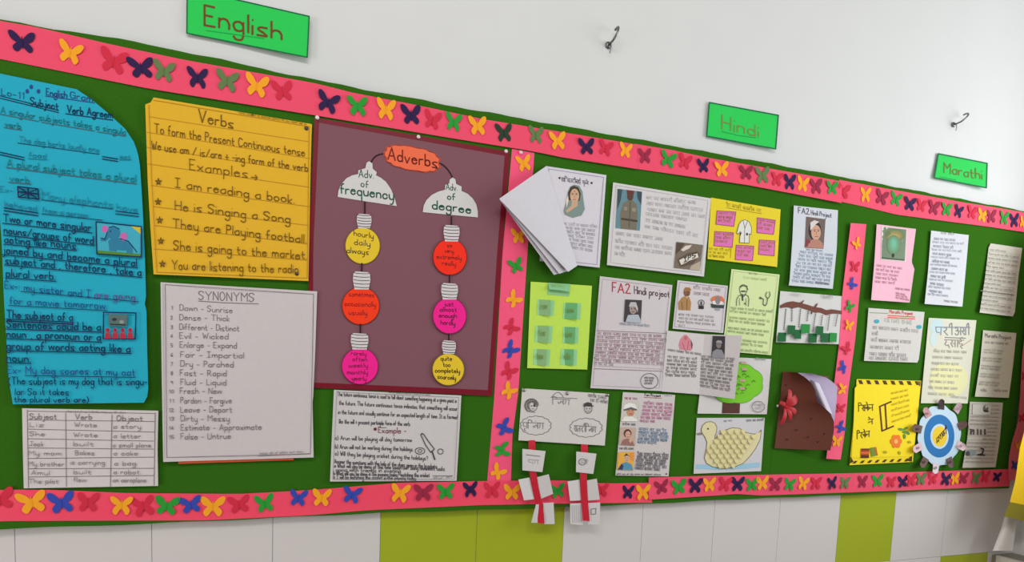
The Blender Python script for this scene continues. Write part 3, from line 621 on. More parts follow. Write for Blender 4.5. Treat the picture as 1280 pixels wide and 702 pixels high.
# ------------------------------------------------------------------ Hindi sheets
LV = ink(150, 135, 165)
s = Sheet('white_booklet', 'white booklet with pages folded open to the left, showing a shawled woman portrait', 'booklet', [(683, 207.5), (674.5, 326)], [(758, 218.7), (749.5, 334.3)], (206, 202, 208), .0262, (0, .003, 0, .004), .0004, n=16)
fq = [(686, 211), (754.5, 221.5), (746, 330.5), (678, 323)]; s.loop(fq, .7, LV)
s.T('सावित्रीबाई फुले', (702, 226.3), (735, 231), 4.6, ink(95, 85, 100), .8)
for p in ((699.5, 222.3), (739.5, 228.5)): s.ell(p[0], p[1], 1.4, 1.4, BK)
s.lines((704, 281), (712, 310), (748, 285), (740, 315), 7, 3.6, ink(140, 132, 142), .7)
s.part('portrait', 'printed portrait of a woman in a grey green shawl')
cx, cy = 718, 247
s.poly([(cx, cy-16.5), (cx+6, cy-15), (cx+10, cy-8), (cx+11.5, cy+4), (cx+13, cy+14), (cx+9, cy+22), (cx-2, cy+25), (cx-12, cy+21), (cx-13.5, cy+16), (cx-10, cy+4), (cx-8, cy-8), (cx-5, cy-14)], ink(122, 140, 134))
s.poly([(cx-1, cy-15), (cx+5, cy-13), (cx+8, cy-5), (cx+6.5, cy+4), (cx-7, cy+3), (cx-8, cy-6), (cx-5, cy-13)], ink(76, 58, 50))
s.ell(cx+.3, cy-2.5, 5.6, 8.8, ink(200, 164, 134)); s.poly([(cx-3, cy+4), (cx+4, cy+4), (cx+4, cy+10), (cx-9, cy+19), (cx-11, cy+16), (cx-4, cy+10)], ink(194, 158, 128))
for e in (-2.3, 2.6): s.ell(cx+e, cy-4.2, 1.1, .6, ink(50, 36, 34)); s.line([(cx+e-1.4, cy-5.8), (cx+e+1.4, cy-5.9)], .5, ink(70, 50, 44))
s.line([(cx+.4, cy-3.5), (cx+.2, cy-.6), (cx+1, cy-.4)], .5, ink(150, 112, 90)); s.line([(cx-1.4, cy+2.2), (cx+1.9, cy+2.2)], .8, ink(160, 84, 78)); s.ell(cx+.3, cy-8, .7, .7, ink(160, 40, 40)); s.poly([(cx-10.5, cy+3), (cx-8, cy-3), (cx-7.3, cy+4), (cx-10, cy+13)], ink(216, 205, 186))
for k, (Bp, hh, ends) in enumerate((([(625.3, 250.5), (659.5, 298), (692.5, 343.4)], .026, (712, 338)), ([(625.8, 250.3), (663, 296.5), (699, 342)], .031, (716, 336)), ([(624, 248.3), (667, 293.5), (710.3, 339.5)], .036, (721.7, 331.8)))):
    s.part('folded_page')
    A = [(683.4, 207), (688, 222), (694, 243), (703, 272), (712, 300), ends]
    h0 = s.base+.0015+.0006*k
    s.loft(A, Bp, mat((202, 199, 205) if k == 2 else (196, 192, 198)), 18, 12, .0004, 0, lambda c, t, h0=h0, hh=hh: h0+hh*(math.sin(min(1, t*1.0)*math.pi/2)**.8))
s.done()

s = Sheet('police_sheet', 'white sheet with a uniformed officer photo and a sleeve badge photo', 'paper', [(766.5, 227.8), (762, 280), (758.7, 331)], [(888.7, 247.8), (884.5, 295), (880, 345.5)], (204, 200, 199), .0278, (.002, 0, 0, .003), .0003)
fq = [(770, 231.5), (885, 250.5), (876.5, 341.5), (763, 328)]; s.loop(fq, .5, ink(170, 165, 170)); FT = ink(166, 161, 163)
for p, q in (((808, 249), (869, 255.5)), ((808, 256), (878, 264.5)), ((809, 263.5), (881, 272.8)), ((808, 269.5), (858, 276.5)), ((807, 277), (856, 285.5)), ((806, 285), (872, 296.5)), ((770, 293.5), (828, 301)), ((769, 303), (840, 312.5)), ((769, 311), (839, 319)), ((768.5, 318.5), (781, 320.5))): s.scrawl(p, q, 4.6, FT, .9)
s.part('officer_photo', 'photo of a person in khaki uniform'); q = [(772, 235.7), (802.6, 239.4), (799.8, 288), (769.3, 284.8)]
s.quad(q, mat((96, 132, 142), .5, 'print')); s.poly([(772, 236), (778, 236.6), (776, 250), (771.5, 262)], ink(62, 78, 84)); s.poly([(796, 238.8), (802.4, 239.5), (801.5, 256), (797, 248)], ink(60, 74, 84)); s.poly([(783, 237), (793, 238.3), (792, 244), (784, 244)], ink(120, 52, 48))
s.poly([(779, 254), (785, 250), (791, 250.5), (796, 255), (797, 270), (795, 287.3), (776, 285.5), (775, 268)], ink(116, 108, 92)); s.ell(787.7, 245.5, 4, 5.2, ink(92, 66, 56)); s.poly([(783.4, 242), (784.5, 239), (791, 239.5), (792, 243)], ink(96, 56, 50)); s.poly([(776.5, 272), (797, 275), (797, 277.5), (776.5, 274.5)], ink(70, 62, 52)); s.poly([(780, 258), (784, 258.5), (784, 263), (780, 262.5)], ink(140, 132, 112)); s.poly([(790, 259.5), (795, 260), (794.5, 265), (790, 264)], ink(144, 136, 116)); s.line([(788, 252), (786.5, 284)], .8, ink(84, 78, 66))
s.ell(786.3, 245, .6, .5, ink(30, 22, 20)); s.ell(789.4, 245.3, .6, .5, ink(30, 22, 20)); s.line([(786.4, 248.4), (789, 248.6)], .6, ink(60, 36, 34))
s.part('badge_photo', 'photo of a brown sleeve with a white lettered band'); q = [(845.7, 302), (878.7, 306), (875, 338), (842.4, 334.5)]
s.quad(q, mat((112, 98, 82), .5, 'print')); s.poly([(845.5, 303), (856, 304), (850, 313), (844.5, 318)], ink(84, 70, 58)); s.poly([(851, 312), (857, 307), (865, 306), (862, 310), (854, 314)], ink(206, 198, 184)); s.poly([(846, 324), (860, 316), (872, 314), (875, 318), (866, 330), (850, 334)], ink(92, 78, 64)); s.poly([(849, 325), (861, 319), (872, 316.5), (873, 321.5), (862, 325.5), (851.5, 331)], ink(214, 206, 194)); s.T('IPS', (855, 327.5), (870, 320.5), 5, ink(40, 34, 32), 1.4); s.poly([(864, 332), (875.5, 326), (875, 338), (862, 336.6)], ink(176, 160, 140))
s.done()

s = Sheet('doctor_sheet', 'yellow sheet with a white paper coat and five pink notes', 'paper', [(888.8, 246.8), (884.4, 323.5)], [(975.8, 261.6), (971.4, 333.4)], (222, 200, 38), .0256, (0, .003, .001, .003), .0003)
BO = ink(120, 100, 28)
s.scrawl((908, 258), (951, 265.5), 4.6, BO, .9); s.line([(908, 259.5), (952, 267)], .5, BO); s.lines((886, 312), (886, 321), (914, 314.5), (905, 322.5), 3, 3, BO, .6); s.line([(914, 310), (913, 322)], .5, BO)
for q in ([(896.5, 263.2), (920, 264.8), (917.3, 282.8), (895, 280)], [(893.8, 289), (916.8, 290.6), (915.4, 309), (892.6, 307)], [(920.4, 306), (942.4, 307.4), (940.8, 325.6), (919.2, 324.3)], [(946.8, 271.8), (969.3, 275), (967, 292.7), (946.3, 290.6)], [(949.4, 299.6), (968.7, 300.8), (967.8, 319.6), (948.3, 317.7)]):
    s.part('pink_note', 'pink paper note'); s.loft([q[0], q[3]], [q[1], q[2]], mat((214, 110, 172)), 4, 4, .0002, .0008); s.z = .001
    s.loop(q, .7, ink(150, 50, 110)); 
    for k in range(3): s.scrawl((q[0][0]+1.5-k*.3, q[0][1]+4.6+k*4.6), (q[1][0]-1.5-k*3, q[1][1]+4+k*4.6), 3.4, ink(120, 40, 96), .7)
s.part('coat', 'white paper doctor coat with black outline'); s.z = .0012
ct = [(927, 276), (931, 274.5), (936, 276.5), (939.3, 284), (939, 293), (936.5, 292), (936.5, 303.8), (924.5, 303), (925.5, 289), (922.5, 292.5), (921, 291), (924, 280)]
s.poly(ct, mat((216, 214, 206))); s.loop(ct, .6, BK); s.line([(929, 276), (931, 285), (930.5, 303.3)], .6, BK); s.line([(934.5, 276.3), (931, 285)], .6, BK); s.ell(933.8, 292.5, 1.3, 1.8, BK)
s.done()

s = Sheet('project_sheet', 'tall white sheet headed FA2 Hindi project in large red and black letters', 'paper', [(750, 345), (744, 420), (738, 484.8)], [(840.5, 356), (834, 425), (827, 488.5)], (201, 193, 194), .0262, (.001, 0, 0, .004), .0004)
RD, PR = ink(176, 40, 62), ink(126, 96, 112)
fq = [(753, 348.5), (837.5, 359), (824, 485), (741, 481.5)]; s.loop(fq, .5, ink(165, 155, 165))
s.part('heading', 'red and black hand lettered heading'); s.T('FA2', (765.6, 364.5), (788.6, 367), 11.5, RD, 1.7); s.T('Hindi project', (793, 367), (837, 371), 9.5, ink(78, 52, 66), 1.2, -.2); s.sheet()
s.lines((747.5, 418), (743, 451), (832.5, 422), (828.5, 456), 8, 3.8, ink(140, 78, 100), .8); s.scrawl((742.5, 455.5), (766, 457.5), 3.8, PR, .8)
s.line([(746.6, 412.8), (834, 416.5)], .6, PR); s.line([(743, 460.5), (828, 463.7)], .6, PR)
for k in range(9): s.line([(747.3-k*.6, 419+k*4.7), (832.6-k*.6, 423+k*4.75)], .35, ink(170, 155, 162))
s.oval(811.8, 476, 11, 9.5, .6, BK); s.lines((806, 473), (806, 480), (818, 473.5), (815, 480), 3, 2.6, BK, .6)
s.part('photo', 'small dark portrait photo'); q = [(781.5, 374), (802.5, 375), (801, 403.6), (779.7, 402)]; s.quad(q, mat((58, 52, 54), .5, 'print')); s.ell(791.5, 386, 4.6, 6.4, ink(158, 138, 130)); s.poly([(786, 383), (788, 377.5), (795, 377.5), (797.5, 385), (797, 391), (795.5, 385), (790, 381.5)], ink(180, 178, 178)); s.poly([(782, 402), (785, 393.5), (791, 393), (798, 393), (801, 400), (801, 403.4)], ink(172, 178, 184))
for e in (-1.7, 1.9): s.ell(791.3+e, 385.5, .7, .5, ink(40, 30, 32))
s.line([(789.8, 389.5), (793, 389.5)], .6, ink(80, 50, 50)); s.sheet(); s.scrawl((775, 405.5), (812, 408.5), 2.8, ink(110, 125, 150), .7)
s.done()

s = Sheet('officer_card', 'small white sheet with a tan officer figure, an emblem and an orange cap', 'paper', [(847, 350), (840.8, 410.5)], [(909.8, 357), (904, 416)], (203, 196, 196), .0262, (.001, .002, 0, .003), .0004)
s.loop([(849.5, 352.5), (907.5, 359), (901.8, 413.5), (843.3, 408)], .5, LV); s.lines((867, 361), (867, 368), (900, 364.5), (886, 370), 2, 4, PR, .8); s.lines((849, 394), (848, 408), (894, 398), (897, 412), 4, 3, ink(120, 112, 122), .7, last=.15); s.ell(849, 393, .7, .7, BK); s.ell(847.5, 401, .7, .7, BK)
def oc(l): return [(820+x*.1567, 340+y*.1567) for x, y in l]
s.part('officer_picture', 'cut-out picture of a person in tan uniform'); s.poly(oc([(205, 205), (240, 185), (265, 200), (280, 240), (275, 305), (180, 300), (178, 240)]), ink(166, 126, 78)); s.ell(*oc([(247, 160)])[0], 4.2, 5.4, ink(126, 84, 62)); s.poly(oc([(222, 140), (235, 120), (268, 122), (282, 140), (268, 152), (226, 152)]), ink(150, 110, 72)); s.poly(oc([(236, 192), (256, 192), (250, 215)]), ink(196, 170, 130)); s.line(oc([(248, 210), (245, 300)]), .6, ink(100, 70, 44)); s.line(oc([(205, 235), (212, 300)]), .6, ink(110, 78, 48)); s.ell(*oc([(255, 158)])[0], .6, .5, ink(30, 20, 18)); s.line(oc([(244, 178), (258, 179)]), .5, ink(60, 30, 28))
s.part('emblem', 'dark printed emblem'); s.poly(oc([(340, 268), (382, 270), (381, 294), (341, 292)]), ink(46, 42, 50)); s.oval(*oc([(361, 245)])[0], 3.7, 3.6, .7, BK); s.poly(oc([(353, 260), (356, 232), (366, 232), (369, 262)]), BK)
s.part('cap_picture', 'picture of a cap in orange, white and dark green'); s.poly(oc([(437, 215), (455, 195), (490, 185), (525, 192), (546, 218), (545, 240), (490, 225), (443, 232)]), ink(214, 112, 70)); s.poly(oc([(450, 232), (490, 222), (535, 238), (530, 256), (455, 256)]), ink(222, 216, 210)); s.poly(oc([(437, 250), (490, 262), (546, 262), (540, 288), (500, 285), (445, 283)]), ink(52, 66, 60)); s.ell(*oc([(493, 222)])[0], 3.4, 5.4, ink(132, 126, 128)); s.poly(oc([(472, 285), (512, 288), (508, 306), (474, 303)]), ink(150, 150, 156))
s.done()

s = Sheet('pale_green_sheet', 'pale green sheet with pencil sketches of a doctor and a stethoscope', 'paper', [(914.4, 336), (903, 438.5)], [(974.6, 343), (964, 443.6)], (204, 218, 158), .0256, (.001, .001, 0, .003), .0003, n=16)
PG = ink(120, 136, 96)
s.loop([(917, 338.5), (972, 345), (961.8, 441), (905.8, 436)], .5, ink(160, 178, 120)); s.scrawl((936, 342.5), (946, 343.5), 2.6, PG, .7); s.scrawl((929, 348), (958, 351), 3, ink(165, 185, 130), .7)
for y in (386, 398, 411, 425, 437): s.lines((913-(y-386)*.11, y), (912.5-(y-386)*.11, y+4), (966-(y-386)*.12, y+5), (957-(y-386)*.1, y+9), 2 if y < 430 else 1, 3.0, PG, .75)
def dc(l): return [(820+x*.1567, 340+y*.1567) for x, y in l]
s.part('doctor_sketch', 'pencil sketch of a doctor'); m_ = ink(84, 92, 80)
s.oval(*dc([(697, 140)])[0], 4.6, 6.4, .7, m_); s.line(dc([(665, 130), (690, 108), (725, 115), (735, 140)]), .8, m_); s.line(dc([(668, 115), (700, 100), (730, 112)]), .8, m_); s.ell(*dc([(697, 152)])[0], 3.4, 1.1, m_); s.line(dc([(660, 188), (645, 215), (642, 268)]), .8, m_); s.line(dc([(735, 188), (742, 215), (738, 272)]), .8, m_); s.line(dc([(675, 180), (692, 200), (715, 180)]), .8, m_); s.line(dc([(690, 178), (692, 225)]), 1.6, BK); s.line(dc([(665, 205), (668, 265)]), .6, m_); s.line(dc([(718, 210), (720, 268)]), .6, m_); s.line(dc([(660, 188), (680, 178)]), .7, m_); s.line(dc([(735, 188), (715, 178)]), .7, m_); s.ell(*dc([(710, 250)])[0], .9, 1.2, m_)
s.part('stethoscope_sketch', 'pencil sketch of a stethoscope'); s.line(dc([(885, 158), (875, 185), (885, 205), (900, 205), (912, 180), (905, 155)]), .9, m_); s.line(dc([(892, 205), (885, 250), (872, 268), (855, 255), (858, 215), (840, 205)]), 1.0, m_); s.ell(*dc([(834, 205)])[0], 1.3, 1.6, m_)
s.done()

s = Sheet('portrait_sheet', 'bluish white sheet with a colour woman photo, above the brown branch collage', 'paper', [(992.4, 256.7), (990.5, 300), (987, 352), (986, 356.5)], [(1047.5, 262.5), (1046, 310), (1041, 360.7)], (198, 202, 208), .0262, (.004, .002, 0, .006), .0006)
s.T('FA2', (998, 266), (1012, 268), 7, ink(80, 66, 84), 1.2); s.T('Hindi Project', (1014, 268), (1039.5, 271.8), 5.6, ink(90, 84, 98), .9); BL = ink(112, 132, 162)
for k in range(9): s.scrawl((1000-k*1.25, 316+k*4.5), (1041-k*.55, 320.5+k*4.5), 3.4, BL, .8)
s.scrawl((1008, 312.6), (1028, 314.5), 2.4, BL, .6); s.line([(1020, 353), (1036, 355)], .8, BK); s.scrawl((1020, 354), (1034, 356), 3, BK, .7)
s.part('photo', 'colour portrait photo of a woman with a white streak of hair'); q = [(1008, 270.6), (1032, 273.8), (1029.4, 310.7), (1006, 309.5)]
s.quad(q, mat((92, 70, 62), .5, 'print')); s.ell(1018.5, 288, 8, 12.5, ink(44, 36, 40)); s.ell(1020, 290.5, 6, 9.5, ink(196, 150, 126)); s.poly([(1013, 288), (1013, 278), (1018, 275), (1024, 277), (1020, 280), (1015.5, 285)], ink(206, 196, 192)); s.poly([(1006.5, 309), (1010, 302), (1016, 299), (1024, 299.5), (1028.5, 304), (1029.3, 310.4)], ink(172, 120, 104)); s.poly([(1006.3, 308), (1008.5, 298), (1013, 301), (1013, 309.7)], ink(130, 50, 58))
for e in (-2.3, 2.4): s.ell(1020.6+e, 288.5, .9, .6, ink(46, 30, 28)); s.line([(1020.6+e-1.3, 286.8), (1020.6+e+1.3, 286.8)], .5, ink(60, 40, 36))
s.line([(1020.8, 289), (1020.2, 292.3), (1021.2, 292.5)], .5, ink(150, 104, 84)); s.line([(1018.6, 295.3), (1022.8, 295.4)], .7, ink(150, 70, 66))
s.done()

s = Sheet('notes_sheet', 'lime yellow sheet with folded green sticky notes, beside the upright pink strip', 'paper', [(663.4, 351.8), (659, 459.8)], [(740, 357), (734, 461.6)], (186, 219, 84), .0262, (.001, .002, 0, .002), .0003)
def nc(l): return [(650+x*.178, 345+y*.178) for x, y in l]
for k, q in enumerate(([(122, 162), (243, 170), (235, 280), (118, 270)], [(308, 185), (430, 190), (425, 305), (302, 298)], [(108, 345), (230, 350), (222, 470), (103, 462)], [(303, 355), (413, 358), (408, 472), (298, 468)], [(97, 510), (215, 515), (205, 630), (92, 622)], [(288, 510), (403, 515), (398, 628), (282, 622)])):
    q = nc(q); s.part('folded_note', 'folded grey green note' if k in (0, 2, 4) else 'folded sea green note'); c = (136, 176, 122) if k in (0, 2, 4) else (104, 172, 112)
    s.loft([q[0], q[3]], [q[1], q[2]], mat((150, 208, 148)), 4, 4, .0003, .0006)
    f = [q[0], tuple(q[0][i]*.22+q[1][i]*.78 for i in (0, 1)), tuple(q[3][i]*.22+q[2][i]*.78 for i in (0, 1)), q[3]]
    s.loft([f[0], f[3]], [f[1], f[2]], mat(c), 4, 8, .0003, 0, lambda p, t: s.base+.0012+.008*t**1.2)
    g0 = s.base; s.base = g0+.0022; s.z = .004
    s.scrawl(((f[0][0]*.75+f[2][0]*.25), (f[0][1]+f[3][1])/2+2), (f[0][0]*.25+f[2][0]*.75, (f[0][1]+f[3][1])/2+2.6), 5, ink(58, 92, 66), 1.1); s.base = g0; s.z = .0012
s.part('folded_note', 'folded pale green title note at the top'); q = nc([(197, 45), (352, 55), (345, 142), (190, 130)])
s.loft([q[0], q[3]], [q[1], q[2]], mat((138, 192, 132)), 4, 4, .0003, .0006); f = nc([(197, 45), (352, 55), (350, 108), (205, 92)]); s.loft([f[0], f[1]], [f[3], f[2]], mat((134, 190, 140)), 6, 6, .0003, 0, lambda p, t: s.base+.0012+.009*t)
s.z = .006; s.scrawl(nc([(225, 75)])[0], nc([(305, 82)])[0], 4, ink(110, 160, 112), .8)
s.done()

# double sheet held open over its neighbours
s = Sheet('portrait_leaflet', 'open white leaflet with a pink figure, its shade-greyed leaf lifted over the tree collage', 'leaflet', [(834, 413), (826.9, 489)], [(881, 417.5), (874, 492.6)], (202, 195, 194), .0300, (0, 0, 0, .001), 0)
s.lines((834.5, 447), (832, 470), (872, 450.5), (870, 471.5), 6, 3.2, ink(62, 56, 60), .9); s.scrawl((835, 438.5), (876, 444), 3, ink(92, 84, 88), .8)
s.part('figure_picture', 'picture of a person wrapped in pink'); s.poly([(850, 436.5), (848.5, 431), (850.5, 424), (855, 418.5), (858.5, 418.3), (863, 424), (865, 432), (864, 438)], ink(205, 126, 138)); s.ell(857, 422.3, 2, 2.6, ink(170, 110, 100)); s.line([(853, 428), (856, 437)], .7, ink(160, 80, 96)); s.line([(861, 426), (859, 437)], .7, ink(160, 80, 96)); s.poly([(863.5, 424), (866, 430), (865, 437), (863.8, 432)], ink(110, 70, 76))
s.part('right_leaf', 'lifted leaf, shade greyed into its paper'); fh = lambda c, t: s.base+.0002+.026*t**1.15
def leafh(px, py):
    return s.base+.0002+.026*max(0, (px-(881-(py-417.5)*.094))/46.0)**1.15
s.loft([(881, 417.5), (874, 492.6)], [(927.4, 419.2), (918.3, 498.4)], mat((196, 188, 187)), 14, 12, .0004, 0, lambda c, t: leafh(*c))  # leaf colour darkened a little, putting the turned leaf's shade into the paper
oldh = s.h; s.h = leafh; s.z = .0006
s.lines((876.5, 450), (875, 483), (919, 454), (912, 489), 9, 3.2, ink(62, 56, 60), .9); s.scrawl((877, 446.5), (918, 450), 3, ink(92, 84, 88), .8)
s.part('dark_portrait', 'dark printed portrait photo'); q = [(891, 419.5), (906.5, 420), (905.7, 448), (889, 447)]; s.quad(q, mat((56, 50, 54), .5, 'print')); s.ell(898.5, 430.5, 3.2, 4.6, ink(128, 118, 116)); s.poly([(894.5, 428), (897, 425), (901.5, 425.5), (903, 429), (898, 427.5)], ink(158, 154, 154)); s.poly([(889.3, 446.6), (891, 439), (896, 436), (902, 437), (905.8, 444), (905.6, 447.8)], ink(136, 136, 142)); s.ell(897.3, 430, .5, .4, ink(36, 30, 32)); s.ell(899.8, 430.2, .5, .4, ink(36, 30, 32))
s.h = oldh; s.done()

s = Sheet('tree_collage', 'white sheet with a bright green paper tree, partly behind the open leaflet', 'collage', [(880, 444.5), (871.8, 516.6)], [(964.4, 448.5), (958.5, 517.5)], (203, 198, 196), .0256, (.001, .001, 0, .002), .0002)
s.part('tree_trunk', 'dark brown paper trunk'); s.loft([(905, 482), (902.5, 516.3)], [(926, 484), (924.5, 516.3)], mat((84, 48, 40)), 4, 4, .0003, .0012)
s.part('tree_crown', 'scalloped green paper crown'); s.z = .0016
pts = []
for k in range(72):
    t = 6.28318*k/72; rr = 1+.06*abs(math.sin(4*t)); pts.append((918.5+34*rr*math.cos(t), 478.5+24.5*rr*math.sin(t)))
s.poly(pts, mat((116, 192, 36))); s.loop(pts, .7, ink(78, 150, 30))
for k in range(34):
    a, rr = RNG.uniform(0, 6.28), RNG.uniform(.15, .85); x, y = 918.5+34*rr*math.cos(a), 478.5+24*rr*math.sin(a)
    s.line([(x-2, y+1), (x, y-1.2), (x+2.2, y+.4)], .9, ink(72, 142, 30))
for p in ((930, 453), (931, 461), (929, 475), (928.5, 485)): s.part('paper_tab', 'small pale pink tab'); s.loft([(p[0]-4, p[1]-1.6), (p[0]-4, p[1]+1.6)], [(p[0]+2.6, p[1]-1.2), (p[0]+2.4, p[1]+1.8)], mat((206, 168, 160)), 2, 5, .0002, 0, lambda c, t: s.base+.0035+.004*t)
s.sheet(); s.oval(947.8, 508, 7.2, 6.2, .7, PR, .12, 9); s.lines((943, 507), (944, 511.5), (953, 507.5), (951, 512), 2, 2.8, ink(120, 100, 130), .7)
s.scrawl((945, 449.3), (957, 450), 2.4, ink(96, 120, 90), .7)
s.done()

s = Sheet('duck_collage', 'white sheet with a cream duck of overlapping paper scales on blue water', 'collage', [(871, 522), (867, 591.8)], [(956, 521.8), (951.3, 588.5)], (200, 196, 199), .0256, (.001, .001, 0, .002), .0002)
def kc(l): return [(860+x*.1282, 510+y*.1282) for x, y in l]
s.poly(kc([(78, 545), (200, 560), (400, 560), (560, 540), (700, 525), (700, 575), (560, 590), (300, 600), (75, 590)]), ink(150, 190, 210)); s.scrawl(kc([(350, 135)])[0], kc([(425, 130)])[0], 2.4, GR, .7); s.scrawl(kc([(568, 132)])[0], kc([(735, 122)])[0], 2.8, BK, .8)
CRM = mat((214, 204, 158))
s.part('duck_body', 'flat cream paper duck shape'); s.z = .001
bd = kc([(135, 235), (130, 205), (145, 165), (180, 135), (225, 130), (262, 145), (282, 185), (278, 230), (262, 270), (262, 300), (300, 265), (360, 215), (430, 190), (500, 195), (560, 235), (640, 252), (690, 240), (715, 212), (705, 300), (660, 390), (610, 460), (540, 535), (440, 578), (340, 590), (240, 570), (180, 535), (160, 485), (178, 400), (185, 330), (165, 280)])
s.poly([kc([(235, 400)])[0]]+[], CRM) if False else None
z = s.up()
# body as a fan from two centres so the concave neck stays true
def fan(c, pts, m):
    i = len(s.cur.v); s.cur.v += [s.P(c, z)]+[s.P(p, z) for p in pts]; sl = s.cur.slot(m)
    for k in range(len(pts)-1): s.cur.f.append((i, i+1+k, i+2+k)); s.cur.mi.append(sl)
fan(kc([(215, 250)])[0], [bd[-1], bd[-2], bd[-3]][::-1]+bd[:10]+[kc([(235, 400)])[0], bd[-3]], CRM)
fan(kc([(400, 400)])[0], bd[9:]+[bd[9]], CRM) if False else fan(kc([(400, 420)])[0], [bd[-3], kc([(235, 330)])[0], bd[9]]+bd[10:-2], CRM)
s.loop(bd, .8, ink(110, 104, 74)); s.ell(*kc([(195, 200)])[0], 1.1, 1.2, BK); s.part('beak', 'grey pencil beak'); s.poly(kc([(134, 232), (85, 245), (92, 262), (140, 258)]), ink(128, 122, 104))
inside = []
for r_ in range(8):
    for c_ in range(9):
        x, y = 205+c_*66+(33 if r_ % 2 else 0), 225+r_*47
        lx = 300-(y-225)*.55 if y < 430 else 190+(y-430)*.5
        rx = 690-(y-240)*.62 if y > 250 else 560
        if lx < x < rx and y < 560: inside.append((x, y))
proto = None
for x, y in inside:
    p = kc([(x, y)])[0]
    if proto is None:
        b = Buf(); rows = []
        for i in range(7):
            t = i/6.0; rows.append([Vector(((j-3)/3*.0075*math.sqrt(max(.02, 1-(t*.98)**2.4)), -.0012-.0062*t**1.3*(1-.35*((j-3)/3.0)**2), -.0135*t)) for j in range(7)])
        b.gridpts(rows, mat((208, 196, 140)), [[v+Vector((0, .0003, 0)) for v in r_] for r_ in rows]); proto = b; o0 = None
    q = Buf(); base_ = s.P((p[0], p[1]-2), .0012); q.m = proto.m; q.f = proto.f; q.mi = proto.mi
    sx = RNG.uniform(.9, 1.12); q.v = [base_+Vector((v.x*sx, v.y*RNG.uniform(.98, 1.02), v.z)) for v in proto.v]
    s.parts.append(('paper_scale', None, q))
s.done()

s = Sheet('branch_collage', 'white sheet with a brown branch and green paper squares hanging on dotted strings', 'collage', [(975.4, 363.5), (970, 427.5)], [(1052.5, 370), (1048.5, 430)], (202, 200, 197), .0256, (.001, .001, 0, .003), .0003)
def hc(l): return [(960+x*.1282, 350+y*.1282) for x, y in l]
s.part('branch', 'brown paper branch'); s.z = .001; z = s.up()
s.loft(hc([(120, 245), (180, 215), (240, 205), (310, 218), (390, 240), (450, 260), (520, 270), (570, 292), (620, 283), (720, 298)]), hc([(120, 272), (190, 262), (240, 275), (300, 262), (390, 290), (460, 318), (510, 312), (570, 342), (630, 325), (720, 330)]), mat((110, 62, 50)), 24, 4, .0004, .0018)
s.z = .0022; s.poly(hc([(300, 222), (325, 212), (350, 192), (352, 202), (335, 225)]), ink(104, 58, 46)); s.poly(hc([(448, 262), (470, 232), (488, 222), (484, 238), (468, 264)]), ink(104, 58, 46)); s.sheet(); s.z = .001
for p, q in (((175, 285), (155, 495)), ((235, 275), (232, 412)), ((318, 285), (300, 470)), ((392, 305), (380, 410)), ((465, 330), (435, 510)), ((530, 345), (515, 450)), ((600, 345), (580, 500)), ((678, 340), (655, 460))):
    n_ = int((q[1]-p[1])/17)
    for k in range(n_):
        t = k/n_; c = hc([(p[0]+(q[0]-p[0])*t, p[1]+(q[1]-p[1])*t)])[0]; s.ell(c[0], c[1], .85, .75, ink(46, 44, 44), n=8)
s.ell(*hc([(424, 318)])[0], 1.1, 1.8, BK)
for k, (x, y, w_) in enumerate(((140, 552, 40), (232, 482, 36), (295, 525, 33), (370, 470, 42), (440, 562, 40), (508, 490, 34), (565, 558, 44), (640, 555, 34))):
    s.part('green_square', 'bright green paper square' if k in (3, 7) else 'dark green paper square'); c = [(x-w_, y-44), (x+w_, y-40), (x+w_-6, y+48), (x-w_-6, y+44)]; c = hc(c); sh = .003+.0012*(k % 3)
    s.loft([c[0], c[1]], [c[3], c[2]], mat((34, 132, 56) if k in (3, 7) else (20, 92, 44)), 5, 5, .0003, 0, lambda p, t, sh=sh: s.base+sh+.007*t)
s.scrawl(hc([(228, 150)])[0], hc([(315, 155)])[0], 3, FT, .7); s.scrawl(hc([(535, 178)])[0], hc([(625, 180)])[0], 3.4, GR, .7)
s.done()

# brown booklet
s = Sheet('brown_booklet', 'dark brown booklet with a red ribbon bow, its cover corner curling over lilac pages', 'booklet',
  [(978.7, 464), (973, 515), (968, 560)], [(1036, 470), (1041, 520), (1038, 561)], (112, 60, 46), .0252, (0, .002, 0, 0), 0, main='back_cover', n=10)
for k in range(2):
    s.part('inner_page', 'lilac inner page'); s.loft([(980, 465), (975, 515), (971, 558)], [(1015-k*2, 466.4), (1034, 472), (1047-k*1.5, 482), (1046-k, 500), (1043-k, 524), (1038, 558)] , mat((186, 172, 200)), 18, 12, .0004, 0, lambda c, t, k=k: .0272+.0016*k+.020*t**2)
s.part('inner_page', 'creased white page edge'); s.loft([(1012, 474), (1019, 491), (1026, 505)], [(1024, 479), (1032, 496), (1041, 519)], mat((200, 192, 206)), 8, 5, .0004, 0, lambda c, t: .046+.012*math.sin(t*3.1))
s.part('front_cover', 'dark brown curling cover')
def cov(c, t):
    return .0305+.030*t**1.6+.012*t**2
s.loft([(978.7, 464), (977, 480), (973.5, 515), (970.5, 540), (968, 560)], [(996, 465), (1006, 471), (1014, 478), (1018.7, 487), (1020.5, 497), (1022.5, 503), (1031, 510), (1038, 517), (1042.5, 526), (1042.5, 538), (1038, 562.7)], mat((98, 50, 36)), 34, 16, .0005, 0, cov)
s.z = .0065; spots = [(982, 481), (989, 481.5), (999, 478), (995, 490), (996, 537), (1010, 546), (1022, 552), (1030, 542), (984, 549), (1006, 508), (1014, 523)]
def hcov(px, py):
    tl = (px-(978.7-(py-464)*.111))/(66-(0 if py > 510 else (510-py)*.72)); return cov(None, max(0, min(1, tl)))
oldh = s.h; s.h = hcov; s.z = .001; s.part('cover_spots', 'blackish spots on the cover')
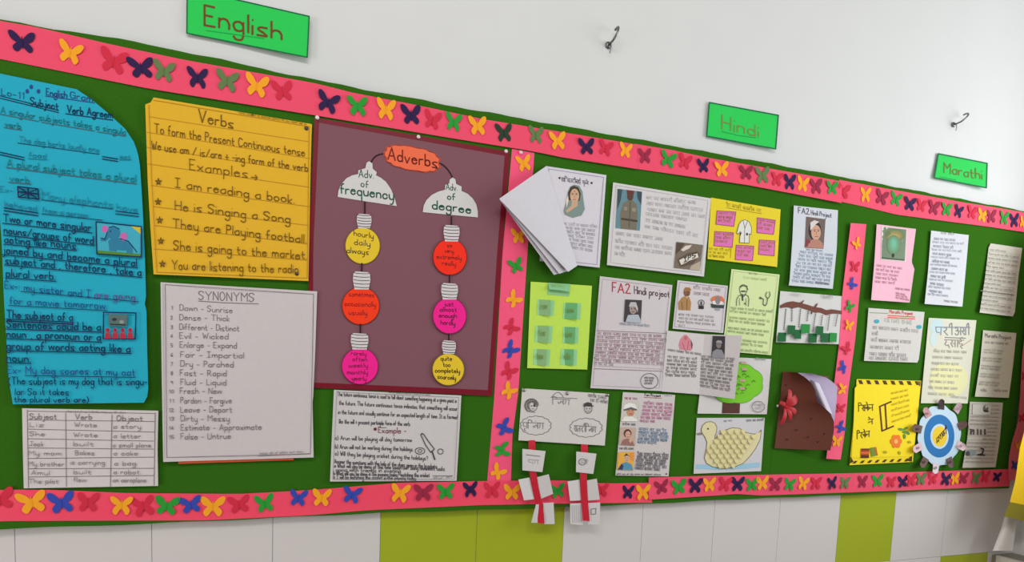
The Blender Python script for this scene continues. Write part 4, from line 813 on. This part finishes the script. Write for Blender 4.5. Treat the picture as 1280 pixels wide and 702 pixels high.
for p in spots: s.ell(p[0], p[1], 1.3, 1.0, ink(54, 28, 22), n=10)
s.part('ribbon_bow', 'red ribbon bow'); o = at(979.5, 507.5, .040); rbm = mat((178, 40, 46), .5, 'fabric')
for a, L, wd in ((1.30, .052, .014), (.62, .050, .022), (.05, .0, .0), (-.40, .048, .013), (-1.0, .047, .012), (-1.75, .055, .012), (2.6, .025, .010)):
    if L == 0: continue
    d = Vector((math.cos(a), 0, math.sin(a))); e = Vector((-math.sin(a), 0, math.cos(a))); rows = []
    for i in range(8):
        t = i/7; ww = wd*(.3+.9*math.sin(min(1, t*1.1)*2.2)); c = o+d*L*t+Vector((0, -.010*math.sin(t*3.0)-.004, 0)); rows.append([c-e*ww*.5, c+Vector((0, -.002, 0)), c+e*ww*.5])
    s.cur.gridpts(rows, rbm, [[v+Vector((0, .0006, 0)) for v in r_] for r_ in rows])
s.cur.tube([o+Vector((-.004, -.006, -.004)), o+Vector((0, -.010, 0)), o+Vector((.004, -.006, .004))], [.003, .006, .003], rbm, 8)
s.h = oldh; s.done()

# hanging chart
s = Sheet('hanging_chart', 'white chart with pencil drawings and two red ribbons carrying little white cards', 'chart', [(652.7, 485), (648, 550)], [(761, 492), (756, 556.6)], (204, 198, 193), .0275, (.001, .001, 0, .003), .0003, main='chart_card')
def gc(l): return [(640+x*.2708, 480+y*.2708) for x, y in l]
PN = ink(118, 112, 112)
s.T('लिंग', gc([(188, 92)])[0], gc([(262, 95)])[0], 6.6, PN, 1.0); s.line(gc([(178, 60), (300, 66)]), .8, PN); s.line(bez(*gc([(185, 58), (215, 15), (238, 62)])), .8, PN); s.lines(gc([(352, 58)])[0], gc([(362, 80)])[0], gc([(440, 70)])[0], gc([(440, 90)])[0], 2, 4, ink(80, 74, 76), .9)
s.part('cloud_drawing', 'pencil cloud around a word'); s.oval(*gc([(110, 190)])[0], 18, 11, .7, PN, .1, 14); s.T('पुलिंग', gc([(52, 202)])[0], gc([(142, 205)])[0], 7, PN, .9)
s.part('cloud_drawing', 'pencil cloud around a word'); s.oval(*gc([(342, 200)])[0], 19, 11, .7, PN, .1, 14); s.T('सतरीलिंग', gc([(288, 216)])[0], gc([(385, 222)])[0], 7, PN, .9)
s.part('girl_sketch', 'pencil sketch of a curly haired girl'); c = gc([(92, 98)])[0]; s.oval(c[0]+1.5, c[1]+1, 5, 6, .7, PN)
for k in range(14): a = 2.2+k*.3; s.oval(c[0]+6.5*math.cos(a)-.5, c[1]+6.5*math.sin(a), 2.2, 2, .7, PN)
s.ell(c[0]+3, c[1], 1.2, 1.8, ink(70, 64, 66)); s.ell(c[0]-.6, c[1]+.5, .7, .8, BK); s.line([(c[0], c[1]+4), (c[0]+3, c[1]+4.2)], .7, PN); s.line([(c[0]-6, c[1]+7), (c[0]+4, c[1]+8.5)], .7, PN)
s.part('boy_sketch', 'pencil sketch of a boy'); c = gc([(352, 112)])[0]; s.oval(c[0], c[1], 4.6, 5.6, .8, PN); s.poly([(c[0]-5, c[1]-2), (c[0]-5.6, c[1]-6), (c[0]-1, c[1]-8), (c[0]+4, c[1]-7), (c[0]+5.6, c[1]-3), (c[0]+4, c[1]-3.5), (c[0]-2, c[1]-4)], ink(72, 64, 64)); s.ell(c[0]-1.8, c[1], .7, .8, BK); s.ell(c[0]+1.8, c[1], .7, .8, BK); s.line([(c[0]-1.5, c[1]+3), (c[0]+1.5, c[1]+3)], .7, PN); s.line([(c[0]-5.8, c[1]-3.5), (c[0]+6.5, c[1]-3)], 1.0, ink(72, 64, 64))
WC = mat((204, 199, 198)); RR = mat((190, 26, 48), .5, 'fabric')
hb = .036
def card(nm, q, h0, h1, words=None, lb=None):
    s.part(nm, lb); s.loft([q[0], q[3]], [q[1], q[2]], WC, 6, 6, .0004, 0, lambda c, t: h0+(h1-h0)*t)
    if words:
        oh = s.h; s.h = lambda px, py: h0+(h1-h0)*max(0, min(1, (px-q[0][0])/(q[1][0]-q[0][0]))); s.z = .0008; words(); s.h = oh
card('hanging_card', [(653, 560.7), (682, 563.4), (678, 589.7), (653, 587.5)], .040, .044, lambda: (s.line([(658, 568), (675, 570)], .8, PN), s.scrawl((661, 579), (672, 580), 6, PN, .8)))
card('hanging_card', [(720.4, 564), (745.6, 566.7), (741.6, 592), (720, 589.7)], .040, .044, lambda: (s.oval(728, 577, 4.5, 4, .7, PN), s.scrawl((724, 580), (734, 580), 5, PN, .8)))
card('hanging_card', [(648, 599), (662, 596.4), (669, 623.5), (655, 625)], .046, .038); card('hanging_card', [(669.5, 596.4), (686, 592.4), (691.5, 616.8), (675, 623.5)], .038, .048)
card('hanging_card', [(670, 630), (674, 630), (675, 653), (664, 653)], .048, .040); card('hanging_card', [(679, 628.4), (692, 627.6), (693.3, 654.7), (680, 654.7)], .038, .042)
card('hanging_card', [(709.6, 601.3), (724.5, 599), (726.5, 625), (712.6, 625.7)], .044, .038); card('hanging_card', [(731.5, 600.5), (746, 597.8), (749.7, 624), (734, 625.4)], .038, .046)
card('hanging_card', [(712.6, 629), (727, 628.4), (728.5, 656), (713, 654.7)], .042, .038, lambda: [s.line([(715+k*2.6, 631), (716+k*2.6, 653)], .5, ink(170, 166, 168)) for k in range(5)])
card('hanging_card', [(734, 628.4), (750.2, 627.6), (749.7, 655.5), (735, 655)], .038, .042, lambda: s.loop([(739, 636), (745, 635), (744.5, 642), (739, 642.5)], .8, PN))
def ribbon(pts, hs):
    s.part('red_ribbon', 'red hanging ribbon'); L = [(p[0]-4.2, p[1]) for p in pts]; Rr = [(p[0]+4.2, p[1]+.5) for p in pts]
    y0, y1 = pts[0][1], pts[-1][1]
    def hf(c, t):
        u = (c[1]-y0)/(y1-y0); k = u*(len(hs)-1); i = min(int(max(k, 0)), len(hs)-2); f = k-i; return hs[i]*(1-f)+hs[i+1]*f
    s.loft(L, Rr, RR, 30, 3, .0004, 0, hf)
ribbon([(664.5, 549), (665, 555), (665, 563)], [.0305, .036, .038]); ribbon([(730.5, 555), (730.5, 560), (730.5, 567)], [.0305, .036, .038])
ribbon([(665.5, 586), (666.5, 592), (669, 608), (672.5, 624), (675.5, 640), (676.5, 653.5)], [.039, .041, .0405, .0405, .042, .043])
ribbon([(729.5, 588), (729.2, 595), (730, 610), (730.8, 626), (732, 640), (732.8, 650.5)], [.039, .041, .0405, .0405, .042, .043])
s.done()

s = Sheet('biography_sheet', 'white sheet with three stacked portrait photos and pink, blue and black writing', 'paper', [(778.7, 489.8), (769.3, 594)], [(844, 493.4), (835.7, 595)], (200, 193, 191), .0256, (.001, .001, 0, .002), .0003, n=18)
s.T('Fan Project', (806, 494.6), (826, 496), 3.2, BK, .8); s.line([(805, 496.3), (827, 497.6)], .6, ink(150, 50, 60)); s.scrawl((830, 495), (840, 495.5), 3, GR, .7)
s.scrawl((781, 498.8), (796, 499.5), 2.8, ink(150, 60, 80), .8); s.scrawl((778, 531), (794, 531.8), 2.8, BK, .8); s.scrawl((774, 561.5), (792, 562), 2.8, BK, .8)
s.lines((805, 505), (800, 527.5), (842, 507.5), (840, 529), 6, 3.6, ink(186, 70, 126), 1.0, last=.45); s.lines((799, 537.5), (797, 554), (835, 540), (836, 556), 5, 3.8, ink(48, 96, 146), 1.0, last=.6); s.lines((797, 568.5), (794, 586.5), (836, 570.5), (832, 589), 6, 3.6, ink(50, 46, 58), 1.0, last=.8)
s.scrawl((771, 593), (826, 593.6), 2.8, BK, .8, False); s.ell(833, 592, 1, 1, BK)
s.part('photo', 'top photo of a person in a white cap'); s.quad([(777.4, 502.3), (798.3, 502.3), (796.5, 526.6), (776, 526.3)], mat((198, 190, 180), .5, 'print')); s.ell(788, 513.5, 5.2, 7.2, ink(192, 140, 110)); s.poly([(779, 512), (781, 505.5), (787, 503.2), (794, 505), (796.5, 511), (789, 508.8)], ink(226, 222, 216)); s.poly([(779, 511.5), (789, 508.4), (796.3, 511), (796, 513), (788, 510.5), (780, 513.5)], ink(96, 100, 106)); s.poly([(777, 526), (781, 520.5), (790, 520), (796.4, 524), (796.3, 526.4)], ink(226, 220, 212)); s.ell(786.4, 512.6, .6, .5, BK); s.ell(790.6, 512.8, .6, .5, BK); s.line([(786.5, 517), (790.5, 517)], .7, ink(140, 70, 64))
s.part('photo', 'middle sepia photo of a person with a raised hand'); s.quad([(775, 533.8), (794.7, 534.3), (793.5, 557), (774, 555.7)], mat((190, 164, 150), .5, 'print')); s.ell(784.5, 541.5, 5, 5.5, ink(88, 58, 52)); s.ell(785, 543, 3.4, 4.6, ink(206, 160, 136)); s.poly([(775.5, 555.6), (778.5, 549.5), (784, 547.5), (790, 549.5), (793.4, 556.8)], ink(150, 108, 100)); s.poly([(786, 550.5), (789, 546.5), (791.5, 548.5), (788, 553.5)], ink(206, 164, 140)); s.ell(783.8, 542.4, .5, .4, BK); s.ell(786.6, 542.6, .5, .4, BK); s.line([(784, 545.6), (786.4, 545.7)], .6, ink(140, 60, 60))
s.part('photo', 'bottom yellow and blue painted portrait'); s.quad([(772.8, 564.6), (793, 564.6), (791.7, 587.7), (771.6, 586.8)], mat((224, 168, 66), .5, 'print')); s.ell(783.5, 572.5, 3.6, 4.8, ink(204, 166, 130)); s.poly([(779.5, 570), (783, 566.3), (787.3, 570), (784, 569)], ink(60, 48, 46)); s.poly([(772, 586.5), (777, 579), (783, 577), (789.5, 580), (791.6, 587.4)], ink(90, 142, 168)); s.poly([(772, 586.5), (777, 579), (779.5, 582), (778, 587)], ink(52, 62, 92)); s.ell(782.3, 572, .5, .4, BK); s.ell(785, 572, .5, .4, BK); s.line([(782.5, 575), (784.8, 575)], .5, ink(150, 70, 60)); s.poly([(787, 566), (792.8, 565), (792, 576), (789, 574)], ink(232, 140, 60))
s.done()

# ------------------------------------------------------------------ Marathi sheets
s = Sheet('pink_sheet', 'pink curling sheet with a glowing green picture, near the top right of the board', 'paper', [(1096, 280), (1092.8, 330), (1089, 374.7)], [(1145, 286), (1142.5, 305), (1139.5, 327), (1143, 336), (1137, 378)], (230, 176, 192), .0262, (.004, .006, 0, .008), .0022, n=22)
s.lines((1096, 333), (1094, 353), (1128, 337), (1118, 355.5), 5, 3, ink(150, 92, 112), .8); s.scrawl((1119, 361.5), (1137, 363.5), 2.6, ink(140, 90, 108), .7); s.lines((1120, 367), (1120, 373), (1132, 369.5), (1136, 376), 3, 2.4, ink(150, 98, 116), .7)
s.part('picture', 'printed picture of a yellow glow over green water'); q = [(1103, 283.4), (1133, 286.8), (1131, 326), (1101.8, 323.4)]; s.quad([(1102.2, 282.6), (1134, 286.2), (1132, 327), (1101, 324.2)], mat((214, 206, 198))); s.quad(q, mat((96, 116, 84), .5, 'print')); [s.ell(1117.8, 293.5+.4*k, 13.2-1.3*k, 7.6-.7*k, ink(104+11*k, 116+5*k, 80+k)) for k in range(8)]; [s.ell(1117, 306-.3*k, 8.5-1.0*k, 12.5-1.3*k, ink(100+2*k, 132+7*k, 96+8*k)) for k in range(7)]; s.ell(1116.5, 319, 1.6, 2.6, ink(40, 50, 40)); s.line([(1103, 322), (1130, 324.6)], 1.4, ink(70, 84, 60))
s.done()

s = Sheet('question_sheet', 'plain white sheet of evenly spaced question lines, right of the pink sheet', 'paper', [(1164, 288), (1160, 340), (1155.8, 379.6)], [(1211, 293.6), (1207, 340), (1203, 383)], (203, 204, 208), .0262, (.003, .004, 0, .006), .0010)
s.scrawl((1176, 292.3), (1192, 294), 2.8, GR, .7)
for k in range(8):
    y = 299.5+k*9.3; x = 1167.5-k*.75
    s.scrawl((x, y), (x+26-k*1.6, y+2), 3, ink(104, 108, 124), .9); s.scrawl((x-2, y+4), (x+37-k*2, y+6.4), 2.6, ink(150, 152, 164), .7)
s.scrawl((1180, 377), (1197, 379), 2.8, GR, .7); s.done()

s = Sheet('ruled_sheet', 'cream ruled sheet of grey writing, highest at the far right below the top strip', 'paper', [(1238.5, 304), (1236, 308), (1231, 350), (1224.6, 390.5)], [(1277.8, 309.8), (1272.5, 350), (1268.5, 391), (1266, 395.3)], (198, 192, 178), .0262, (.002, .006, 0, .006), .0012)
for k in range(15):
    y = 313+k*5.2; x = 1237-k*.8; f = 1 if k % 4 else .55
    s.scrawl((x, y), (x+37*f, y+4.6*f), 2.4, ink(146, 140, 132), .7); s.line([(x-1, y+1), (x+39, y+5.6)], .35, ink(172, 166, 154))
s.line([(1226, 363), (1268, 368.3)], .8, ink(128, 122, 116)); s.done()

s = Sheet('marathi_sheet', 'small white sheet with a red underlined heading and two teal dots', 'paper', [(1085.7, 384.6), (1083, 420), (1080, 450.7)], [(1155.8, 389.7), (1151, 430), (1148.5, 449), (1146.5, 453)], (202, 197, 191), .0262, (.002, .002, 0, .003), .0006)
s.line([(1087, 390.5), (1110, 391.5)], .8, ink(120, 140, 100)); s.T('Marathi Project', (1112, 391), (1141, 393.5), 4, ink(196, 76, 60), .9)
for d in (0, 2.4): s.line([(1110, 394+d), (1143.5, 396+d)], 1.3, ink(212, 92, 62))
s.scrawl((1105, 402.5), (1139, 405.5), 6, ink(150, 164, 140), 1.0)
for p, q in (((1091, 411), (1147, 416)), ((1090, 418.5), (1097, 419)), ((1089, 426.5), (1138, 429.5)), ((1088, 435.5), (1123, 437.5)), ((1087.5, 444), (1132, 446)), ((1086.5, 449.3), (1134, 450.8))): s.scrawl(p, q, 4.4, ink(136, 128, 132), .95)
for p in ((1096, 401.4), (1149, 408.4)): s.ell(p[0], p[1], 3.3, 2.5, ink(62, 160, 172))
s.done()

s = Sheet('poem_sheet', 'tall white sheet tinted blue and yellow, with a large pencil heading above the wheel chart', 'paper', [(1161, 397), (1156, 450), (1151, 503.7)], [(1220.6, 400), (1215, 450), (1209.6, 504)], (206, 203, 184), .0262, (.001, .003, 0, .003), .0006)
s.ell(1171, 408, 8.5, 9.5, ink(186, 206, 208)); s.ell(1167, 424, 4.5, 9, ink(192, 208, 206)); s.ell(1186, 474, 24, 22, ink(216, 212, 160))
hd = ink(116, 120, 130)
s.T('परी', (1170, 418), (1190, 418.5), 9.5, hd, 1.3); s.T('अशी', (1194, 418), (1211, 418.5), 9.5, hd, 1.3); s.line([(1181.5, 421.5), (1207, 422.5)], 1.1, hd); s.T('दसाई', (1181.5, 432.8), (1203, 433.5), 8.5, ink(140, 126, 120), 1.2); s.line([(1203, 432), (1214, 424.5)], .6, ink(190, 120, 100))
for k in range(8): s.scrawl((1167-k*.95, 440+k*7.6), (1208-k*1.9-(k % 3)*3, 441.5+k*7.6), 3.4, ink(160, 156, 134), .9)
s.scrawl((1189, 497), (1208, 498.5), 2.8, FT, .7); s.done()

s = Sheet('heading_sheet', 'narrow white sheet headed Marathi Project, at the far right beside the tinted poem sheet', 'paper', [(1229, 412.4), (1225, 455), (1218.7, 495.4)], [(1270.5, 416), (1266.5, 455), (1261, 497)], (198, 192, 176), .0262, (.002, .005, 0, .004), .0010)
s.T('Marathi Project', (1231.5, 421), (1264, 424), 4.6, ink(110, 104, 98), .95); s.scrawl((1231, 429), (1260, 431), 3, ink(120, 114, 108), .9)
for k in range(5): s.lines((1230-k*1.4, 438+k*10), (1229.5-k*1.4, 441+k*10), (1255-k*1.2, 440+k*10), (1252-k*1.2, 443+k*10), 2, 2.4, ink(164, 158, 146), .7)
s.scrawl((1226, 489), (1233, 489.5), 3, GR, .7); s.scrawl((1243, 489), (1259, 490), 2.6, GR, .7); s.done()

s = Sheet('newspaper_strip', 'grey sheet of clippings with three small dark pictures, right of the wheel chart', 'paper', [(1212.4, 501.8), (1209, 550), (1203, 584.4)], [(1253.7, 502.9), (1249.8, 549.6), (1244.3, 583.8)], (186, 178, 166), .0262, (.002, .004, 0, .003), .0014)
for k in range(16): 
    y = 507+k*4.7; x = 1213-k*.5; s.line([(x, y), (x+38, y+.8)], .4, ink(160, 152, 142)); s.scrawl((x+(20 if k in (1, 2, 8, 9) else 2), y), (x+36, y+.6), 2, ink(152, 145, 136), .6)
s.part('clipping', 'small grey clipping'); s.quad([(1216, 505), (1239, 506), (1238, 518.5), (1215.5, 517.8)], mat((194, 188, 180))); s.ell(1232, 510.5, 3.6, 4.6, ink(110, 104, 100)); s.line([(1230, 513), (1235, 514)], 2, ink(50, 46, 44)); s.ell(1233, 508, 1.5, 1.5, ink(190, 186, 180))
s.part('clipping', 'clipping with dark figures'); s.quad([(1211, 531.5), (1234.5, 532.5), (1233.5, 543.5), (1210, 542.8)], mat((176, 168, 158)))
for x in (1213.5, 1217, 1222, 1226, 1231): s.poly([(x-1.3, 543), (x-1.2, 536.5), (x, 534.5+RNG.uniform(0, 2)), (x+1.4, 537), (x+1.5, 543)], ink(88, 82, 78))
s.line([(1212, 536), (1217, 537), (1213, 541)], 1.2, ink(50, 46, 44))
s.part('clipping', 'clipping with a globe and lamp shape'); s.ell(1214.5, 565.5, 5.4, 4, ink(124, 136, 136)); s.ell(1210, 566.5, 2.4, 3, ink(70, 70, 72)); s.line([(1226, 560), (1229.5, 561), (1228, 567), (1222, 568), (1231, 568.5)], 1.6, ink(60, 54, 52))
s.done()

# yellow flower card
YC = (236, 208, 24)
s = Sheet('flower_card', 'bright yellow card with striped border, black letters and an orange flower', 'card', [(1071, 473.5), (1067, 525), (1062, 581)], [(1151.6, 475.7), (1146, 530), (1141, 577)], YC, .0256, (.001, .002, 0, .002), .0002, n=18, m=16, main='back_card')
def yc(l): return [(1060+x*.178, 465+y*.178) for x, y in l]
zk = ink(70, 50, 24)
for k in range(8):
    x = 70+k*57; s.poly(yc([(x, 54+k*1.2), (x+26, 55+k*1.2), (x+38, 84+k), (x+12, 82+k)]), zk)
for k in range(8):
    x = 30+k*52; s.poly(yc([(x, 640-k*2), (x+18, 622-k*2.4), (x+38, 621-k*2.4), (x+22, 640-k*2)]), zk)
s.poly(yc([(480, 62), (512, 64), (508, 100)]), ink(120, 90, 30)); s.poly(yc([(18, 590), (40, 628), (14, 640)]), zk); s.poly(yc([(430, 600), (452, 580), (450, 628), (420, 622)]), zk)
s.part('front_card', 'yellow front card'); s.loft(yc([(50, 100), (70, 84), (25, 600), (40, 622)])[1:2]+yc([(48, 105), (40, 350), (25, 600)]), yc([(478, 96), (500, 120), (478, 360), (448, 590)]), mat((240, 213, 26)), 14, 14, .0004, .0016); s.z = .0022
s.part('lettering', 'black Hindi hand lettering'); kk = ink(74, 58, 20)
s.T('शिकेन', yc([(75, 275)])[0], yc([(172, 268)])[0], 7.4, kk, 1.2); s.T('ने', yc([(145, 365)])[0], yc([(170, 362)])[0], 6, kk, 1.2); s.T('रिकेन', yc([(65, 468)])[0], yc([(148, 452)])[0], 7, kk, 1.2)
s.line(yc([(240, 412), (224, 240), (304, 206)]), 1.8, ink(84, 42, 20)); s.line(yc([(240, 412), (320, 378)]), 1.8, ink(84, 42, 20)); s.line(yc([(262, 225), (272, 392)]), 1.8, ink(84, 42, 20))
s.sheet(); s.z = .0024
s.lines(yc([(305, 155)])[0], yc([(310, 355)])[0], yc([(425, 130)])[0], yc([(440, 310)])[0], 6, 2.6, ink(190, 165, 24), .8)
s.part('flower_drawing', 'orange paper flower'); fc = yc([(338, 485)])[0]
for k in range(6): a = k*1.047; s.ell(fc[0]+4.6*math.cos(a), fc[1]+5.4*math.sin(a), 2.9, 3.5, ink(232, 120, 36))
s.ell(fc[0], fc[1], 2.4, 2.8, ink(240, 178, 96))
s.part('leaf_drawing', 'grey green drawn leaves')
for x, y, a in ((370, 400, .2), (405, 395, -.7), (420, 425, .8), (398, 450, 1.5), (400, 420, .3), (432, 490, .4), (362, 565, 1.2), (262, 560, .2)): c = yc([(x, y)])[0]; s.ell(c[0], c[1], 3.2 if y < 470 else 2.4, 1.6, ink(96, 140, 60) if y < 470 else ink(170, 160, 40), a)
s.part('patch_drawing', 'striped red and black patch'); s.poly(yc([(92, 535), (150, 535), (148, 602), (90, 600)]), ink(190, 70, 36)); s.poly(yc([(92, 535), (150, 535), (150, 550), (92, 550)]), ink(110, 52, 26)); s.poly(yc([(91, 580), (148, 582), (148, 602), (90, 600)]), ink(84, 40, 24)); s.line(yc([(92, 566), (150, 566)]), 1, ink(226, 130, 60))
s.part('patch_drawing', 'green and red patch'); s.poly(yc([(155, 530), (195, 524), (208, 582), (165, 594)]), ink(110, 140, 44)); s.poly(yc([(188, 526), (198, 524), (210, 582), (198, 586)]), ink(200, 84, 40))
s.done()

# round wheel chart
def wc(l): return [(1140+x*.1568, 490+y*.1568) for x, y in l]
c0 = wc([(218, 345)])[0]
out = []
for k in range(97):
    t = 6.28318*k/96; rr = 1+.028*math.cos(10*t+1.2); out.append((c0[0]+26.6*rr*math.cos(t), c0[1]+38*rr*math.sin(t)))
half = 48
s = Sheet('wheel_chart', 'round pale blue paper wheel with a blue ring, yellow centre and curled tabs', 'chart', out[48:97], out[48::-1], (186, 208, 222), .0300, (0, 0, 0, 0), 0, n=48, m=14, main='outer_disc')
s.part('blue_ring', 'blue paper ring'); s.ell(c0[0]-.2, c0[1]+.6, 19, 26.8, mat((36, 110, 172)), n=48); s.part('inner_disc', 'pale blue inner disc'); s.ell(c0[0]+.3, c0[1]+1, 11.4, 15.6, mat((186, 208, 222)), n=40); s.part('centre_disc', 'yellow centre disc with a black word'); s.ell(c0[0]+.4, c0[1]+1, 9, 12.8, mat((228, 192, 44)), n=36)
w0 = wc([(198, 412)])[0]; w1 = wc([(272, 330)])[0]; s.T('मराठी', w0, w1, 7, ink(60, 50, 30), 1.3)
for (x, y, col, lb) in ((235, 105, (74, 56, 56), 'dark brown curled tab'), (365, 130, (206, 172, 180), 'pale pink curled tab'), (398, 265, (110, 84, 80), 'brown curled tab'), (388, 425, (214, 186, 190), 'pale pink curled tab'), (305, 552, (104, 78, 76), 'brown curled tab'), (190, 598, (206, 190, 196), 'pale pink curled tab'), (98, 552, (108, 80, 76), 'brown curled tab'), (50, 440, (212, 178, 184), 'pale pink curled tab'), (48, 290, (108, 80, 74), 'brown curled tab'), (122, 168, (200, 150, 152), 'pink curled tab')):
    c = wc([(x, y)])[0]; s.part('tab', lb); d = Vector((c[0]-c0[0], c[1]-c0[1])).normalized(); e = Vector((-d.y, d.x)); mm = mat(col)
    a_ = [(c[0]-d.x*5-e.x*4+e.x*8*i/6, c[1]-d.y*5-e.y*5+e.y*10*i/6) for i in range(7)]
    b_ = [(c[0]+d.x*5-e.x*3.4+e.x*6.8*i/6, c[1]+d.y*6-e.y*4.6+e.y*9.2*i/6) for i in range(7)]
    b_ = [(q[0]+d.x*2.2*math.sin(i/6*3.14), q[1]+d.y*2.2*math.sin(i/6*3.14)) for i, q in enumerate(b_)]
    s.loft(a_, b_, mm, 8, 8, .0003, 0, lambda p, t: .0312+.012*t**1.5)
    oh = s.h; s.h = lambda px, py: .0312+.012*.65; s.z = .0012; s.ell(c[0], c[1]+.5, 1.8, 1.8, ink(*[int(q*.72) for q in col]), n=12); s.h = oh
s.done()

# ------------------------------------------------------------------ drawing pins
def pin(label, px, py, h, col=(150, 148, 146), kind='metal'):
    o = at(px, py, h); r = bpy.data.objects.new('drawing_pin', None); C.objects.link(r); r.location = o; tag(r, label, 'drawing pin', 'drawing pins holding the papers')
    m = mat(col, .3, kind, .5); b = Buf(); rr = .0045
    b.tube([o+Vector((0, 0, 0)), o+Vector((0, -.0012, 0)), o+Vector((0, -.0026, 0)), o+Vector((0, -.0032, 0))], [rr, rr, rr*.7, rr*.2], m, 12); b.build('pin_head', r, o, True)
    b = Buf(); b.tube([o+Vector((0, .0005, 0)), o+Vector((0, .006, 0)), o+Vector((0, .009, 0))], [.0007, .0006, .0001], mat((150, 148, 146), .3, 'metal'), 6); b.build('pin_point', r, o, True)
pin('metal drawing pin at the top left corner of the hanging gender chart', 654.9, 487.3, .0294)
pin('metal drawing pin at the top middle of the hanging gender chart', 709, 491.4, .0290)
pin('metal drawing pin at the top right corner of the hanging gender chart', 759.4, 493.5, .0296)
pin('glint-white metal pin at the top left corner of the purple adverbs poster', 396.5, 147, .0275, (225, 215, 215), 'paper')  # this and the next three heads: white colour stands in for metal glint
pin('glint-white metal pin at the top of the purple poster above the Adverbs cloud', 523, 171, .0272, (220, 205, 205), 'paper')
pin('glint-white metal pin at the top right corner of the purple adverbs poster', 632.5, 189, .0272, (225, 205, 210), 'paper')
pin('glint-white metal pin at the top of the upright pink strip by the purple poster', 651, 190.5, .0272, (225, 200, 205), 'paper')
pin('dark drawing pin at the top right corner of the yellow verbs poster', 383, 160.5, .0288, (60, 50, 34), 'paper')
pin('dark drawing pin at the bottom right of the yellow verbs poster', 371, 342, .0302, (60, 50, 34), 'paper')
pin('white bead-headed pin at the left edge of the brown booklet', 972, 507, .0245, (226, 190, 176), 'paper')

# ------------------------------------------------------------------ curtain and ledge in the corner
s = Sheet('yellow_curtain', 'yellow curtain with an olive hem hanging in the room corner at the right edge', 'curtain', [(1322, 290), (1308, 400), (1280, 541), (1275, 560), (1269.5, 600), (1262.6, 627)], [(1362, 290), (1348, 400), (1330, 541), (1324, 560), (1318, 600), (1312, 637)], (226, 186, 20), .12, (0, 0, 0, 0), .012, n=40, m=20, kind='fabric', rough=.85, main='curtain_panel', thick=.001)
s.part('hem', 'olive green hem band'); s.loft([(1262.6, 627), (1255, 645)], [(1312, 637), (1306, 657)], mat((128, 118, 30), .9, 'fabric'), 8, 20, .001)
s.part('pale_sheet', 'thin white sheet below the hem'); s.loft([(1258, 640), (1250, 665), (1241, 688)], [(1271, 642), (1269, 665), (1266, 688)], mat((214, 208, 202), .5), 12, 8, .0006, 0, lambda c, t: .075+.010*math.sin(t*5))  # pale patch under the hem, built as a thin curved sheet
s.done()
zl = at(1266, 690).z; xa = at(1239, 692).x
b = Buf(); st = mat((128, 120, 106), .35, 'stone', .5)
b.box((xa, -.62, zl-.04), (XC, -.002, zl), st)
r = bpy.data.objects.new('stone_ledge', None); C.objects.link(r); r.location = (xa, -.3, 0); tag(r, 'grey stone ledge in the corner under the curtain, below the tiled wall', 'ledge')
b.build('ledge_top', r, r.location); b = Buf(); b.box((xa+.02, -.58, 0), (XC, -.004, zl-.04), mat((176, 170, 162), .5, 'tile')); b.build('ledge_base', r, r.location)
b = Buf(); b.box((xa-.004, -.62, zl-.03), (xa+.012, -.02, zl+.003), mat((205, 198, 188), .4, 'stone')); b.build('edge_strip', r, r.location)
def scrap(label, x, y, a):
    b = Buf(); o = Vector((x, y, zl)); rows = []
    for i in range(6):
        rows.append([o+Vector((math.cos(a)*(i-2.5)*.03-math.sin(a)*(j-1)*.02, math.sin(a)*(i-2.5)*.03+math.cos(a)*(j-1)*.02, .003+.004*math.sin(i*.9)+.002*j)) for j in range(3)])
    b.gridpts(rows, mat((214, 208, 196)), [[v-Vector((0, 0, .0006)) for v in r_] for r_ in rows]); tag(b.build('paper_scrap', None, o, True), label, 'paper scrap', 'paper scraps on the ledge')
scrap('white paper scrap lying on the grey stone ledge nearest the tiled wall', xa+.16, -.09, .6)
